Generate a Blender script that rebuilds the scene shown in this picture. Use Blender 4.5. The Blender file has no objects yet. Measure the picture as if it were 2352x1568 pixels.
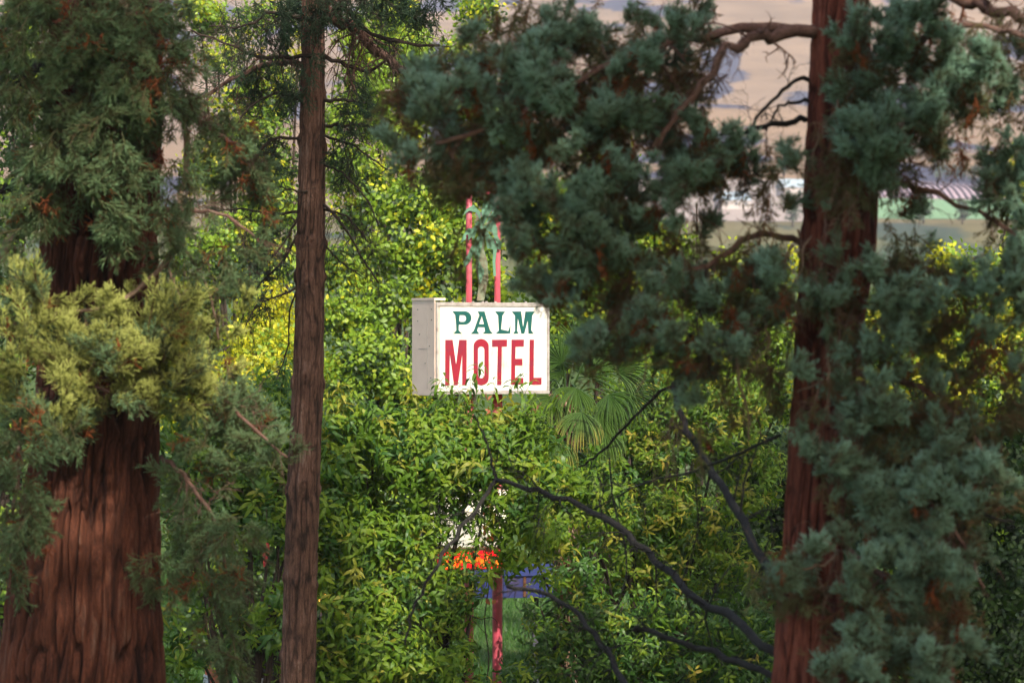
import bpy, math, random
import numpy as np
from mathutils import Vector, Matrix, Quaternion, Euler
from mathutils import noise as mnoise
from mathutils.geometry import tessellate_polygon

# ------------------------------------------------------------------ camera, sky, sun, exposure
SC = bpy.context.scene
H = 7.5                                   # eye height above the lower road (the viewer stands on a bank)
S = 0.2666667 / 2352.0                    # metres per reference pixel per metre of distance

cam_data = bpy.data.cameras.new('camera')
cam = bpy.data.objects.new('camera', cam_data)
SC.collection.objects.link(cam)
cam.location = (0, 0, H)
cam.rotation_euler = (math.radians(90), 0, 0)
cam_data.lens = 135.0
cam_data.sensor_width = 36.0
cam_data.clip_start = 0.5
cam_data.clip_end = 20000
cam_data.dof.use_dof = True
cam_data.dof.focus_distance = 65.0
cam_data.dof.aperture_fstop = 2.4
SC.camera = cam

SUN_AZ = math.radians(24)                 # from straight behind the camera, turning to its right
SUN_EL = math.radians(37)
sun_dir = Vector((math.sin(SUN_AZ) * math.cos(SUN_EL), -math.cos(SUN_AZ) * math.cos(SUN_EL), math.sin(SUN_EL)))
world = bpy.data.worlds.new('World')
SC.world = world
world.use_nodes = True
wn = world.node_tree
sky = wn.nodes.new('ShaderNodeTexSky')
sky.sky_type = 'NISHITA'
sky.sun_disc = False
sky.sun_elevation = SUN_EL
sky.sun_rotation = math.atan2(sun_dir.x, sun_dir.y)
sky.dust_density = 5.0
sky.ozone_density = 0.6
wn.links.new(sky.outputs[0], wn.nodes['Background'].inputs[0])
wn.nodes['Background'].inputs[1].default_value = 0.15
sun_data = bpy.data.lights.new('sun', 'SUN')
sun_data.energy = 3.2
sun_data.angle = math.radians(0.6)
sun_data.color = (1.0, 0.93, 0.80)
sun = bpy.data.objects.new('sun', sun_data)
SC.collection.objects.link(sun)
sun.rotation_euler = sun_dir.to_track_quat('Z', 'Y').to_euler()
sun.location = sun_dir * 60
SC.view_settings.view_transform = 'Standard'
SC.view_settings.look = 'None'
SC.view_settings.gamma = 1.0
SC.view_settings.use_curve_mapping = False
SC.view_settings.exposure = 0.92
SC.cycles.max_bounces = 7
SC.cycles.diffuse_bounces = 3
SC.cycles.glossy_bounces = 2
SC.cycles.transmission_bounces = 5
SC.cycles.sample_clamp_indirect = 4.0

RNG = np.random.default_rng(7)
random.seed(7)
COL = SC.collection


def P(px, py, d):
    return Vector(((px - 1176.0) * S * d, d, H - (py - 784.0) * S * d))


# ------------------------------------------------------------------ object helpers
def link(name, data, parent=None, mat=None, kind=None, label=None, loc=None):
    o = bpy.data.objects.new(name, data)
    COL.objects.link(o)
    if mat is not None:
        data.materials.append(mat)
    if parent is not None:
        o.parent = parent
    if kind:
        o['kind'] = kind
    if label:
        o['label'] = label
    if loc is not None:
        o.location = loc
    return o


def thing(name, label, cat, loc=(0, 0, 0), rz=0, group=None):
    o = bpy.data.objects.new(name, None)
    COL.objects.link(o)
    o.location = loc
    o.rotation_euler = (0, 0, rz)
    o['label'] = label
    o['category'] = cat
    if group:
        o['group'] = group
    return o


class MB:
    """Collects triangles with an optional per-vertex tone."""
    def __init__(s):
        s.V = []; s.F = []; s.T = []; s.n = 0

    def add(s, V, F, tone=None):
        V = np.asarray(V, dtype=np.float32).reshape(-1, 3)
        F = np.asarray(F, dtype=np.int32).reshape(-1, 3)
        s.V.append(V); s.F.append(F + s.n)
        if tone is None:
            tone = np.zeros(len(V), dtype=np.float32)
        s.T.append(np.broadcast_to(np.asarray(tone, dtype=np.float32), (len(V),)))
        s.n += len(V)

    def quadfaces(s, Q):
        Q = np.asarray(Q, dtype=np.int32)
        return np.concatenate([Q[:, [0, 1, 2]], Q[:, [0, 2, 3]]])

    def mesh(s, name, mat=None, smooth=True, origin=None):
        V = np.concatenate(s.V); F = np.concatenate(s.F); T = np.concatenate(s.T)
        if origin is not None:
            V = V - np.asarray(origin, dtype=np.float32)
        me = bpy.data.meshes.new(name)
        me.vertices.add(len(V))
        me.vertices.foreach_set('co', V.ravel())
        me.loops.add(len(F) * 3)
        me.loops.foreach_set('vertex_index', F.ravel())
        me.polygons.add(len(F))
        me.polygons.foreach_set('loop_start', np.arange(0, len(F) * 3, 3, dtype=np.int32))
        me.polygons.foreach_set('use_smooth', np.full(len(F), smooth))
        at = me.attributes.new('tone', 'FLOAT', 'POINT')
        at.data.foreach_set('value', np.ascontiguousarray(T, dtype=np.float32))
        me.update(calc_edges=True)
        if mat is not None:
            me.materials.append(mat)
        return me


def catmull(pts, n):
    pts = np.asarray([tuple(p) for p in pts], dtype=float)
    if len(pts) == 2:
        t = np.linspace(0, 1, n)[:, None]
        return pts[0] * (1 - t) + pts[1] * t
    Pp = np.vstack([2 * pts[0] - pts[1], pts, 2 * pts[-1] - pts[-2]])
    out = []
    m = len(pts) - 1
    for t in np.linspace(0, m, n):
        i = min(int(t), m - 1); f = t - i
        a, b, c, d = Pp[i], Pp[i + 1], Pp[i + 2], Pp[i + 3]
        out.append(0.5 * ((2 * b) + (-a + c) * f + (2 * a - 5 * b + 4 * c - d) * f * f + (-a + 3 * b - 3 * c + d) * f ** 3))
    return np.array(out)


def tube(mb, path, r0, r1, sides=6, wob=0.0, tone=0.0, cap=True):
    path = np.asarray(path, dtype=float)
    n = len(path)
    tan = np.gradient(path, axis=0)
    tan /= np.linalg.norm(tan, axis=1)[:, None] + 1e-9
    ref = np.array([0.0, 0.0, 1.0]) if abs(tan[:, 2].mean()) < 0.8 else np.array([1.0, 0.0, 0.0])
    u = np.cross(tan, ref); u /= np.linalg.norm(u, axis=1)[:, None] + 1e-9
    v = np.cross(tan, u)
    r = np.linspace(r0, r1, n) if np.isscalar(r0) else np.asarray(r0)
    ang = np.arange(sides) * 2 * np.pi / sides
    rr = r[:, None] * (1 + wob * RNG.uniform(-1, 1, (n, sides)))
    V = path[:, None, :] + rr[..., None] * (np.cos(ang)[None, :, None] * u[:, None, :] + np.sin(ang)[None, :, None] * v[:, None, :])
    i = np.arange(n - 1)[:, None] * sides; j = np.arange(sides)[None, :]; j2 = (j + 1) % sides
    Q = np.stack([i + j, i + j2, i + sides + j2, i + sides + j], -1).reshape(-1, 4)
    F = mb.quadfaces(Q)
    V = V.reshape(-1, 3)
    if cap:
        V = np.vstack([V, path[0], path[-1]])
        a = len(V) - 2
        F = np.vstack([F, [[a, k, (k + 1) % sides][::-1] for k in range(sides)],
                       [[a + 1, (n - 1) * sides + k, (n - 1) * sides + (k + 1) % sides] for k in range(sides)]])
    mb.add(V, F, tone)


def box(mb, x0, x1, y0, y1, z0, z1):
    V = [(x, y, z) for x in (x0, x1) for y in (y0, y1) for z in (z0, z1)]
    F = [(0, 1, 3), (0, 3, 2), (4, 6, 7), (4, 7, 5), (0, 4, 5), (0, 5, 1), (2, 3, 7), (2, 7, 6), (0, 2, 6), (0, 6, 4), (1, 5, 7), (1, 7, 3)]
    mb.add(V, F)


def bbox(name, x0, x1, y0, y1, z0, z1, mat, parent=None, bevel=0.0, **k):
    mb = MB(); box(mb, x0, x1, y0, y1, z0, z1)
    me = mb.mesh(name, mat, smooth=False)
    o = link(name, me, parent, None, **k)
    if bevel:
        m = o.modifiers.new('bevel', 'BEVEL'); m.width = bevel; m.segments = 2
    return o


def vnoise(x, y, seed, px=None):
    """value noise, optionally periodic in x"""
    r = np.random.default_rng(seed).random((256, 256))
    xi = np.floor(x).astype(int); yi = np.floor(y).astype(int)
    fx = x - xi; fy = y - yi
    fx = fx * fx * (3 - 2 * fx); fy = fy * fy * (3 - 2 * fy)
    def g(a, b):
        if px:
            a = a % px
        return r[a % 256, b % 256]
    return (g(xi, yi) * (1 - fx) + g(xi + 1, yi) * fx) * (1 - fy) + (g(xi, yi + 1) * (1 - fx) + g(xi + 1, yi + 1) * fx) * fy


# ------------------------------------------------------------------ materials
def new_mat(name):
    m = bpy.data.materials.new(name)
    m.use_nodes = True
    nt = m.node_tree
    return m, nt, nt.nodes['Principled BSDF']


def ramp(nt, fac, stops):
    n = nt.nodes.new('ShaderNodeValToRGB')
    el = n.color_ramp.elements
    while len(el) < len(stops):
        el.new(0.5)
    for e, (p, c) in zip(el, stops):
        e.position = p; e.color = (*c, 1)
    nt.links.new(fac, n.inputs[0])
    return n.outputs[0]


def leaf_mat(name, stops, trans=0.35, rough=0.45, hue=0.02, spec=0.5, size=1.0, tonemix=0.5, ttint=(1.25, 1.2, 0.55)):
    """leaf colour from the leaf's own tone, shifted from sprig to sprig"""
    m, nt, b = new_mat(name)
    at = nt.nodes.new('ShaderNodeAttribute'); at.attribute_name = 'tone'
    oi = nt.nodes.new('ShaderNodeObjectInfo')
    mx = nt.nodes.new('ShaderNodeMath'); mx.operation = 'MULTIPLY_ADD'
    mx.inputs[1].default_value = 1.0 - tonemix
    sc = nt.nodes.new('ShaderNodeMath'); sc.operation = 'MULTIPLY'; sc.inputs[1].default_value = tonemix
    nt.links.new(at.outputs['Fac'], sc.inputs[0])
    nt.links.new(oi.outputs['Random'], mx.inputs[0])
    nt.links.new(sc.outputs[0], mx.inputs[2])
    c = ramp(nt, mx.outputs[0], stops)
    tx = nt.nodes.new('ShaderNodeTexNoise'); tx.inputs['Scale'].default_value = 40 * size
    tc = nt.nodes.new('ShaderNodeTexCoord'); nt.links.new(tc.outputs['Object'], tx.inputs['Vector'])
    hs = nt.nodes.new('ShaderNodeHueSaturation')
    mr = nt.nodes.new('ShaderNodeMapRange'); mr.inputs[3].default_value = 0.7; mr.inputs[4].default_value = 1.35
    nt.links.new(tx.outputs[0], mr.inputs[0]); nt.links.new(mr.outputs[0], hs.inputs['Value'])
    nt.links.new(c, hs.inputs['Color'])
    nt.links.new(hs.outputs[0], b.inputs['Base Color'])
    b.inputs['Roughness'].default_value = rough
    b.inputs['Specular IOR Level'].default_value = spec
    if trans > 0:
        t = nt.nodes.new('ShaderNodeBsdfTranslucent')
        mul = nt.nodes.new('ShaderNodeMix'); mul.data_type = 'RGBA'; mul.blend_type = 'MULTIPLY'
        mul.inputs['Factor'].default_value = 1.0
        mul.inputs['B'].default_value = (*ttint, 1)
        nt.links.new(hs.outputs[0], mul.inputs['A'])
        nt.links.new(mul.outputs['Result'], t.inputs[0])
        ms = nt.nodes.new('ShaderNodeMixShader'); ms.inputs[0].default_value = trans
        nt.links.new(b.outputs[0], ms.inputs[1]); nt.links.new(t.outputs[0], ms.inputs[2])
        nt.links.new(ms.outputs[0], nt.nodes['Material Output'].inputs[0])
    return m


def bark_mat(name, stops, sx=14.0, sz=1.2, bump=0.6, rough=0.9, dist=0.03):
    m, nt, b = new_mat(name)
    tc = nt.nodes.new('ShaderNodeTexCoord')
    mp = nt.nodes.new('ShaderNodeMapping'); mp.inputs['Scale'].default_value = (sx, sx, sz)
    nt.links.new(tc.outputs['Object'], mp.inputs[0])
    n1 = nt.nodes.new('ShaderNodeTexNoise'); n1.inputs['Scale'].default_value = 1.0; n1.inputs['Detail'].default_value = 8
    n1.inputs['Roughness'].default_value = 0.65; n1.inputs['Distortion'].default_value = 0.4
    nt.links.new(mp.outputs[0], n1.inputs['Vector'])
    n2 = nt.nodes.new('ShaderNodeTexNoise'); n2.inputs['Scale'].default_value = 1.1; n2.inputs['Detail'].default_value = 4
    nt.links.new(tc.outputs['Object'], n2.inputs['Vector'])
    add = nt.nodes.new('ShaderNodeMath'); add.operation = 'MULTIPLY_ADD'; add.inputs[1].default_value = 0.45
    nt.links.new(n2.outputs[0], add.inputs[0])
    ml = nt.nodes.new('ShaderNodeMath'); ml.operation = 'MULTIPLY'; ml.inputs[1].default_value = 0.6
    nt.links.new(n1.outputs[0], ml.inputs[0]); nt.links.new(ml.outputs[0], add.inputs[2])
    at = nt.nodes.new('ShaderNodeAttribute'); at.attribute_name = 'tone'
    sb = nt.nodes.new('ShaderNodeMath'); sb.operation = 'MULTIPLY_ADD'; sb.inputs[1].default_value = -0.22
    nt.links.new(at.outputs['Fac'], sb.inputs[0]); nt.links.new(add.outputs[0], sb.inputs[2])
    c = ramp(nt, sb.outputs[0], stops)
    nt.links.new(c, b.inputs['Base Color'])
    b.inputs['Roughness'].default_value = rough
    b.inputs['Specular IOR Level'].default_value = 0.2
    mp3 = nt.nodes.new('ShaderNodeMapping'); mp3.inputs['Scale'].default_value = (sx * 4.5, sx * 4.5, sz * 5)
    nt.links.new(tc.outputs['Object'], mp3.inputs[0])
    n3 = nt.nodes.new('ShaderNodeTexNoise'); n3.inputs['Scale'].default_value = 1.0; n3.inputs['Detail'].default_value = 5
    n3.inputs['Roughness'].default_value = 0.7; n3.inputs['Distortion'].default_value = 1.2
    nt.links.new(mp3.outputs[0], n3.inputs['Vector'])
    hv = nt.nodes.new('ShaderNodeHueSaturation')
    mr3 = nt.nodes.new('ShaderNodeMapRange'); mr3.inputs[1].default_value = .3; mr3.inputs[2].default_value = .7; mr3.inputs[3].default_value = 0.45; mr3.inputs[4].default_value = 1.6
    nt.links.new(n3.outputs[0], mr3.inputs[0]); nt.links.new(mr3.outputs[0], hv.inputs['Value']); nt.links.new(c, hv.inputs['Color'])
    nt.links.new(hv.outputs[0], b.inputs['Base Color'])
    hs_ = nt.nodes.new('ShaderNodeMath'); hs_.operation = 'MULTIPLY_ADD'; hs_.inputs[1].default_value = 0.6
    nt.links.new(n3.outputs[0], hs_.inputs[0]); nt.links.new(n1.outputs[0], hs_.inputs[2])
    bp = nt.nodes.new('ShaderNodeBump'); bp.inputs['Strength'].default_value = bump; bp.inputs['Distance'].default_value = dist
    nt.links.new(hs_.outputs[0], bp.inputs['Height']); nt.links.new(bp.outputs[0], b.inputs['Normal'])
    return m


def paint_mat(name, col, rough=0.5, stain=None, amt=0.25, scale=6.0, metal=0.0, stretch=(1, 1, 1), bump=0.0):
    m, nt, b = new_mat(name)
    tc = nt.nodes.new('ShaderNodeTexCoord')
    mp = nt.nodes.new('ShaderNodeMapping'); mp.inputs['Scale'].default_value = stretch
    nt.links.new(tc.outputs['Object'], mp.inputs[0])
    n = nt.nodes.new('ShaderNodeTexNoise'); n.inputs['Scale'].default_value = scale; n.inputs['Detail'].default_value = 7
    n.inputs['Roughness'].default_value = 0.62
    nt.links.new(mp.outputs[0], n.inputs['Vector'])
    st = stain or tuple(c * 0.6 for c in col)
    mid = tuple(c * (1 - amt) + s * amt for c, s in zip(col, st))
    c = ramp(nt, n.outputs[0], [(0.30, st), (0.42, mid), (0.56, col), (1.0, tuple(min(1, k * 1.06) for k in col))])
    nt.links.new(c, b.inputs['Base Color'])
    b.inputs['Roughness'].default_value = rough
    b.inputs['Metallic'].default_value = metal
    if bump:
        bp = nt.nodes.new('ShaderNodeBump'); bp.inputs['Strength'].default_value = bump; bp.inputs['Distance'].default_value = 0.01
        nt.links.new(n.outputs[0], bp.inputs['Height']); nt.links.new(bp.outputs[0], b.inputs['Normal'])
    return m


def emit_mat(name, col, strength, col2=None, scale=6):
    m, nt, b = new_mat(name)
    b.inputs['Base Color'].default_value = (*col, 1)
    b.inputs['Roughness'].default_value = 0.3
    n = nt.nodes.new('ShaderNodeTexNoise'); n.inputs['Scale'].default_value = scale
    tc = nt.nodes.new('ShaderNodeTexCoord'); nt.links.new(tc.outputs['Object'], n.inputs['Vector'])
    c = ramp(nt, n.outputs[0], [(0.3, col2 or col), (0.65, col)])
    nt.links.new(c, b.inputs['Emission Color'])
    b.inputs['Emission Strength'].default_value = strength
    return m


M_BARK_RED = bark_mat('sequoia_bark', [(0.25, (0.014, 0.006, 0.005)), (0.42, (0.070, 0.024, 0.014)), (0.55, (0.135, 0.045, 0.025)), (0.66, (0.165, 0.085, 0.06)), (0.82, (0.25, 0.18, 0.15))], bump=1.0, dist=0.05)
M_BARK_RED2 = bark_mat('russet_bark', [(0.25, (0.03, 0.010, 0.008)), (0.42, (0.105, 0.030, 0.019)), (0.56, (0.21, 0.065, 0.042)), (0.72, (0.28, 0.11, 0.08)), (0.88, (0.34, 0.24, 0.2))], bump=0.8)
M_BARK_BROWN = bark_mat('conifer_bark', [(0.25, (0.025, 0.016, 0.012)), (0.42, (0.09, 0.048, 0.034)), (0.56, (0.16, 0.085, 0.06)), (0.72, (0.27, 0.2, 0.165))], sx=26, sz=3.0, bump=0.9)
M_BOUGH = bark_mat('bough_bark', [(0.25, (0.05, 0.025, 0.02)), (0.5, (0.15, 0.08, 0.06)), (0.75, (0.26, 0.17, 0.14))], sx=10, sz=10, bump=0.5)
M_DEAD = bark_mat('dead_wood', [(0.25, (0.008, 0.007, 0.006)), (0.5, (0.020, 0.018, 0.016)), (0.8, (0.06, 0.055, 0.05))], sx=12, sz=12, bump=0.5)
M_TWIG = bark_mat('twig_bark', [(0.3, (0.018, 0.013, 0.010)), (0.6, (0.05, 0.036, 0.028)), (0.85, (0.12, 0.09, 0.07))], sx=16, sz=16, bump=0.2)
M_PALETWIG = bark_mat('pale_bough_bark', [(0.3, (0.10, 0.06, 0.04)), (0.6, (0.24, 0.16, 0.11)), (0.85, (0.34, 0.25, 0.19))], sx=12, sz=12, bump=0.4)

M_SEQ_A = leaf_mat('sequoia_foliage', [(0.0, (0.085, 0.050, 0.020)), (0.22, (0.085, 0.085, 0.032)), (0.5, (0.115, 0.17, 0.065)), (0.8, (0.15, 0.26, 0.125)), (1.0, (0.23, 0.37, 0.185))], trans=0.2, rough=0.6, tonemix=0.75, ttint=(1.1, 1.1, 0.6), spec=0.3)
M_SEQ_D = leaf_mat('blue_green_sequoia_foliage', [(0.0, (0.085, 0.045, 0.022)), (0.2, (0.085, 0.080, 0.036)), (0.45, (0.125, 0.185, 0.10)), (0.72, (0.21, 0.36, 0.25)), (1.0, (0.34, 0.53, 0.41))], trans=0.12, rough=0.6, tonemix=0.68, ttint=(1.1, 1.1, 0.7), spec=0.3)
M_SEQ_DEAD = leaf_mat('dead_sequoia_foliage', [(0.0, (0.12, 0.035, 0.014)), (0.5, (0.26, 0.075, 0.028)), (1.0, (0.36, 0.13, 0.05))], trans=0.25, rough=0.8, spec=0.1)
M_NEEDLE = leaf_mat('dark_conifer_needles', [(0.0, (0.03, 0.035, 0.015)), (0.5, (0.04, 0.075, 0.04)), (1.0, (0.06, 0.12, 0.075))], trans=0.15, rough=0.6, spec=0.2)
M_CHERRY = leaf_mat('cherry_leaf', [(0.0, (0.05, 0.125, 0.012)), (0.45, (0.11, 0.215, 0.016)), (0.8, (0.21, 0.31, 0.022)), (1.0, (0.33, 0.36, 0.04))], trans=0.43, rough=0.5, spec=0.35)
M_CHERRY_Y = leaf_mat('yellow_cherry_leaf', [(0.0, (0.15, 0.22, 0.03)), (0.5, (0.27, 0.29, 0.04)), (0.85, (0.38, 0.36, 0.04)), (1.0, (0.45, 0.27, 0.05))], trans=0.42, rough=0.5, spec=0.35)
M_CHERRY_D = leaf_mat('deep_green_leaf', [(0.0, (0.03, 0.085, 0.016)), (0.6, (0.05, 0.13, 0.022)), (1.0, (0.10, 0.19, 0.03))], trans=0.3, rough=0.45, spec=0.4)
M_BG_Y = leaf_mat('yellow_maple_leaf', [(0.0, (0.22, 0.33, 0.02)), (0.5, (0.52, 0.53, 0.022)), (0.9, (0.72, 0.64, 0.025)), (1.0, (0.66, 0.45, 0.03))], trans=0.45, rough=0.5, ttint=(1.2, 1.1, 0.4))
M_BG_G = leaf_mat('light_green_leaf', [(0.0, (0.10, 0.20, 0.02)), (0.5, (0.20, 0.33, 0.022)), (0.85, (0.34, 0.42, 0.03)), (1.0, (0.5, 0.48, 0.03))], trans=0.4, rough=0.5, ttint=(1.2, 1.15, 0.4))
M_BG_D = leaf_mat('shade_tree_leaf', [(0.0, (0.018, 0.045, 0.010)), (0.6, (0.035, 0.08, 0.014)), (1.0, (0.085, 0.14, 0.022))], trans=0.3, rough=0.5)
M_PALM = leaf_mat('palm_frond', [(0.0, (0.03, 0.075, 0.016)), (0.6, (0.075, 0.14, 0.026)), (1.0, (0.16, 0.22, 0.045))], trans=0.25, rough=0.35)
M_PALM_Y = leaf_mat('yellowing_palm_frond', [(0.0, (0.05, 0.11, 0.03)), (0.55, (0.10, 0.17, 0.04)), (0.85, (0.30, 0.27, 0.06)), (1.0, (0.42, 0.29, 0.10))], trans=0.25, rough=0.4, tonemix=0.85)
M_PALM_DEAD = leaf_mat('dry_palm_frond', [(0.0, (0.14, 0.07, 0.03)), (0.5, (0.28, 0.16, 0.09)), (1.0, (0.42, 0.32, 0.24))], trans=0.15, rough=0.7)
M_RUSTLEAF = leaf_mat('dried_orange_leaf', [(0.0, (0.34, 0.09, 0.04)), (0.5, (0.5, 0.17, 0.08)), (1.0, (0.55, 0.26, 0.16))], trans=0.3, rough=0.6)
M_REDLEAF = leaf_mat('red_leaf', [(0.0, (0.3, 0.01, 0.012)), (1.0, (0.5, 0.03, 0.03))], trans=0.3, rough=0.5)

M_PINK = paint_mat('faded_red_paint', (0.60, 0.085, 0.13), 0.38, (0.38, 0.14, 0.14), 0.5, 5.0, stretch=(1, 1, 0.4))
M_CREAM = paint_mat('beige_sheet_metal', (0.80, 0.64, 0.54), 0.55, (0.68, 0.52, 0.43), 0.3, 3.0)
M_TRIM = paint_mat('worn_trim', (0.42, 0.39, 0.37), 0.45, (0.25, 0.2, 0.17), 0.5, 8.0)
M_WHITE = paint_mat('sign_face_white', (0.80, 0.79, 0.76), 0.35, (0.60, 0.48, 0.33), 0.35, 3.2, stretch=(2.2, 1, .5))
M_TEAL = paint_mat('teal_lettering', (0.008, 0.10, 0.085), 0.4, (0.012, 0.075, 0.08), 0.5, 9.0)
M_REDL = paint_mat('red_lettering', (0.31, 0.014, 0.032), 0.4, (0.21, 0.025, 0.05), 0.6, 5.0)
M_MINT = paint_mat('mint_painted_steel', (0.12, 0.25, 0.165), 0.5, (0.06, 0.13, 0.085), 0.5, 4.0)
M_TRUNKSTEEL = paint_mat('ochre_painted_steel', (0.17, 0.20, 0.13), 0.55, (0.14, 0.09, 0.06), 0.6, 6.0)
M_BLUE = paint_mat('blue_painted_metal', (0.016, 0.026, 0.13), 0.4, (0.05, 0.035, 0.06), 0.6, 2.2, stretch=(1, 1, 0.5))
M_BLUE_TOP = paint_mat('blue_roof_metal', (0.022, 0.034, 0.13), 0.4, (0.03, 0.03, 0.08), 0.5, 3)
M_GREYM = paint_mat('grey_metal', (0.05, 0.055, 0.075), 0.5, (0.04, 0.035, 0.035), 0.5, 6)
M_DARKM = paint_mat('dark_metal', (0.02, 0.02, 0.022), 0.45)
M_TERRA = paint_mat('terracotta_cloth', (0.55, 0.19, 0.10), 0.8, (0.4, 0.12, 0.07), 0.5, 9)
M_OFFWHITE = paint_mat('off_white_plastic', (0.62, 0.64, 0.68), 0.5)
M_GLOWW = emit_mat('lit_sign_face', (1.0, 0.93, 0.74), 0.5, (1.0, 0.86, 0.62), 3)
M_NEONR = emit_mat('neon_red_face', (0.85, 0.012, 0.02), 1.0, (0.5, 0.004, 0.008), 3)
M_NEONO = emit_mat('neon_orange_tube', (1.0, 0.10, 0.006), 1.6, (1.0, 0.28, 0.02), 8)
M_LAMP = emit_mat('amber_lamp_glass', (1.0, 0.38, 0.05), 6.0)
M_FIBRE = bark_mat('palm_fibre', [(0.3, (0.04, 0.018, 0.01)), (0.6, (0.12, 0.055, 0.03)), (0.85, (0.22, 0.13, 0.08))], sx=20, sz=20, bump=0.8)
M_WALL = paint_mat('pale_plaster', (0.36, 0.33, 0.32), 0.9, (0.5, 0.45, 0.42), 0.4, 0.6)
M_ROOF = paint_mat('pale_roof_sheet', (0.26, 0.33, 0.38), 0.6, (0.34, 0.38, 0.42), 0.4, 0.5)
M_GLASS = paint_mat('dark_window_glass', (0.04, 0.05, 0.06), 0.15)


def terrain_mat():
    m, nt, b = new_mat('dry_hill_grass')
    tc = nt.nodes.new('ShaderNodeTexCoord')
    def noise(scale, stretch=(1, 1, 1), detail=6, dist=0.0):
        mp = nt.nodes.new('ShaderNodeMapping'); mp.inputs['Scale'].default_value = stretch
        nt.links.new(tc.outputs['Object'], mp.inputs[0])
        n = nt.nodes.new('ShaderNodeTexNoise'); n.inputs['Scale'].default_value = scale; n.inputs['Detail'].default_value = detail
        n.inputs['Distortion'].default_value = dist
        nt.links.new(mp.outputs[0], n.inputs['Vector'])
        return n.outputs[0]
    grass = ramp(nt, noise(0.02), [(0.3, (0.15, 0.095, 0.05)), (0.5, (0.21, 0.135, 0.075)), (0.7, (0.26, 0.17, 0.10))])
    # scrub patches run across the slope in bands
    sc = ramp(nt, noise(0.017, (0.8, 0.22, 1.0), 12, 0.3), [(0.545, (0, 0, 0)), (0.575, (1, 1, 1))])
    mix = nt.nodes.new('ShaderNodeMix'); mix.data_type = 'RGBA'
    nt.links.new(sc, mix.inputs['Factor'])
    nt.links.new(grass, mix.inputs['A'])
    mix.inputs['B'].default_value = (0.035, 0.035, 0.065, 1)
    # the flat near ground is green lawn
    sep = nt.nodes.new('ShaderNodeSeparateXYZ'); nt.links.new(tc.outputs['Object'], sep.inputs[0])
    mr = nt.nodes.new('ShaderNodeMapRange'); mr.inputs[1].default_value = 700; mr.inputs[2].default_value = 1500
    nt.links.new(sep.outputs['Y'], mr.inputs[0])
    lawn = ramp(nt, noise(0.5), [(0.3, (0.025, 0.055, 0.01)), (0.5, (0.045, 0.085, 0.015)), (0.75, (0.09, 0.11, 0.03))])
    mix2 = nt.nodes.new('ShaderNodeMix'); mix2.data_type = 'RGBA'
    nt.links.new(mr.outputs[0], mix2.inputs['Factor'])
    nt.links.new(lawn, mix2.inputs['A']); nt.links.new(mix.outputs['Result'], mix2.inputs['B'])
    nt.links.new(mix2.outputs['Result'], b.inputs['Base Color'])
    b.inputs['Roughness'].default_value = 1.0
    b.inputs['Specular IOR Level'].default_value = 0.1
    return m


# ------------------------------------------------------------------ terrain
PROF_Y = np.array([-400, 0, 24, 44, 200, 700, 1200, 1500, 1950, 2600, 3400, 4600, 7000.])
PROF_Z = np.array([5.0, 5.4, 4.4, 0.0, 0.0, 14, 44, 66, 102, 190, 330, 640, 900.])


def ground_z(x, y):
    z = np.interp(y, PROF_Y, PROF_Z)
    k = np.clip((y - 1000) / 1500, 0, 1)
    z = z + k * (vnoise(x / 420.0 + 40, y / 500.0 + 40, 11) - 0.5) * 70
    z = z + k * (vnoise(x / 120.0 + 40, y / 160.0 + 40, 12) - 0.5) * 16
    return z


xs = np.linspace(-1, 1, 121); xs = np.sign(xs) * np.abs(xs) ** 1.8 * 3600
ys = np.concatenate([np.linspace(-400, 0, 8), np.linspace(4, 220, 55), np.linspace(240, 1100, 30), np.linspace(1120, 5000, 150), np.linspace(5100, 7000, 12)])
X, Y = np.meshgrid(xs, ys)
Z = ground_z(X, Y)
mb = MB()
nx = len(xs)
i = np.arange(len(ys) - 1)[:, None] * nx; j = np.arange(nx - 1)[None, :]
Q = np.stack([i + j, i + j + 1, i + nx + j + 1, i + nx + j], -1).reshape(-1, 4)
mb.add(np.stack([X, Y, Z], -1).reshape(-1, 3), mb.quadfaces(Q))
link('terrain', mb.mesh('terrain', terrain_mat()), kind='structure', label='dry golden hillside with dark scrub patches rising behind the motel trees')


def ground_sheet(name, label, corners, mat, lift=0.25, n=14):
    """four corners (x, y), laid on the terrain"""
    c = np.array(corners, dtype=float)
    u = np.linspace(0, 1, n)
    A = c[0][None, :] * (1 - u[:, None]) + c[1][None, :] * u[:, None]
    B = c[3][None, :] * (1 - u[:, None]) + c[2][None, :] * u[:, None]
    G = A[None] * (1 - u[:, None, None]) + B[None] * u[:, None, None]
    z = ground_z(G[..., 0], G[..., 1]) + lift
    m_ = MB()
    i = np.arange(n - 1)[:, None] * n; j = np.arange(n - 1)[None, :]
    Q = np.stack([i + j, i + j + 1, i + n + j + 1, i + n + j], -1).reshape(-1, 4)
    m_.add(np.dstack([G, z]).reshape(-1, 3), m_.quadfaces(Q))
    return link(name, m_.mesh(name, mat), kind='structure', label=label)


def at_ground(px, y):
    return (px - 1176.0) * S * y


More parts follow.
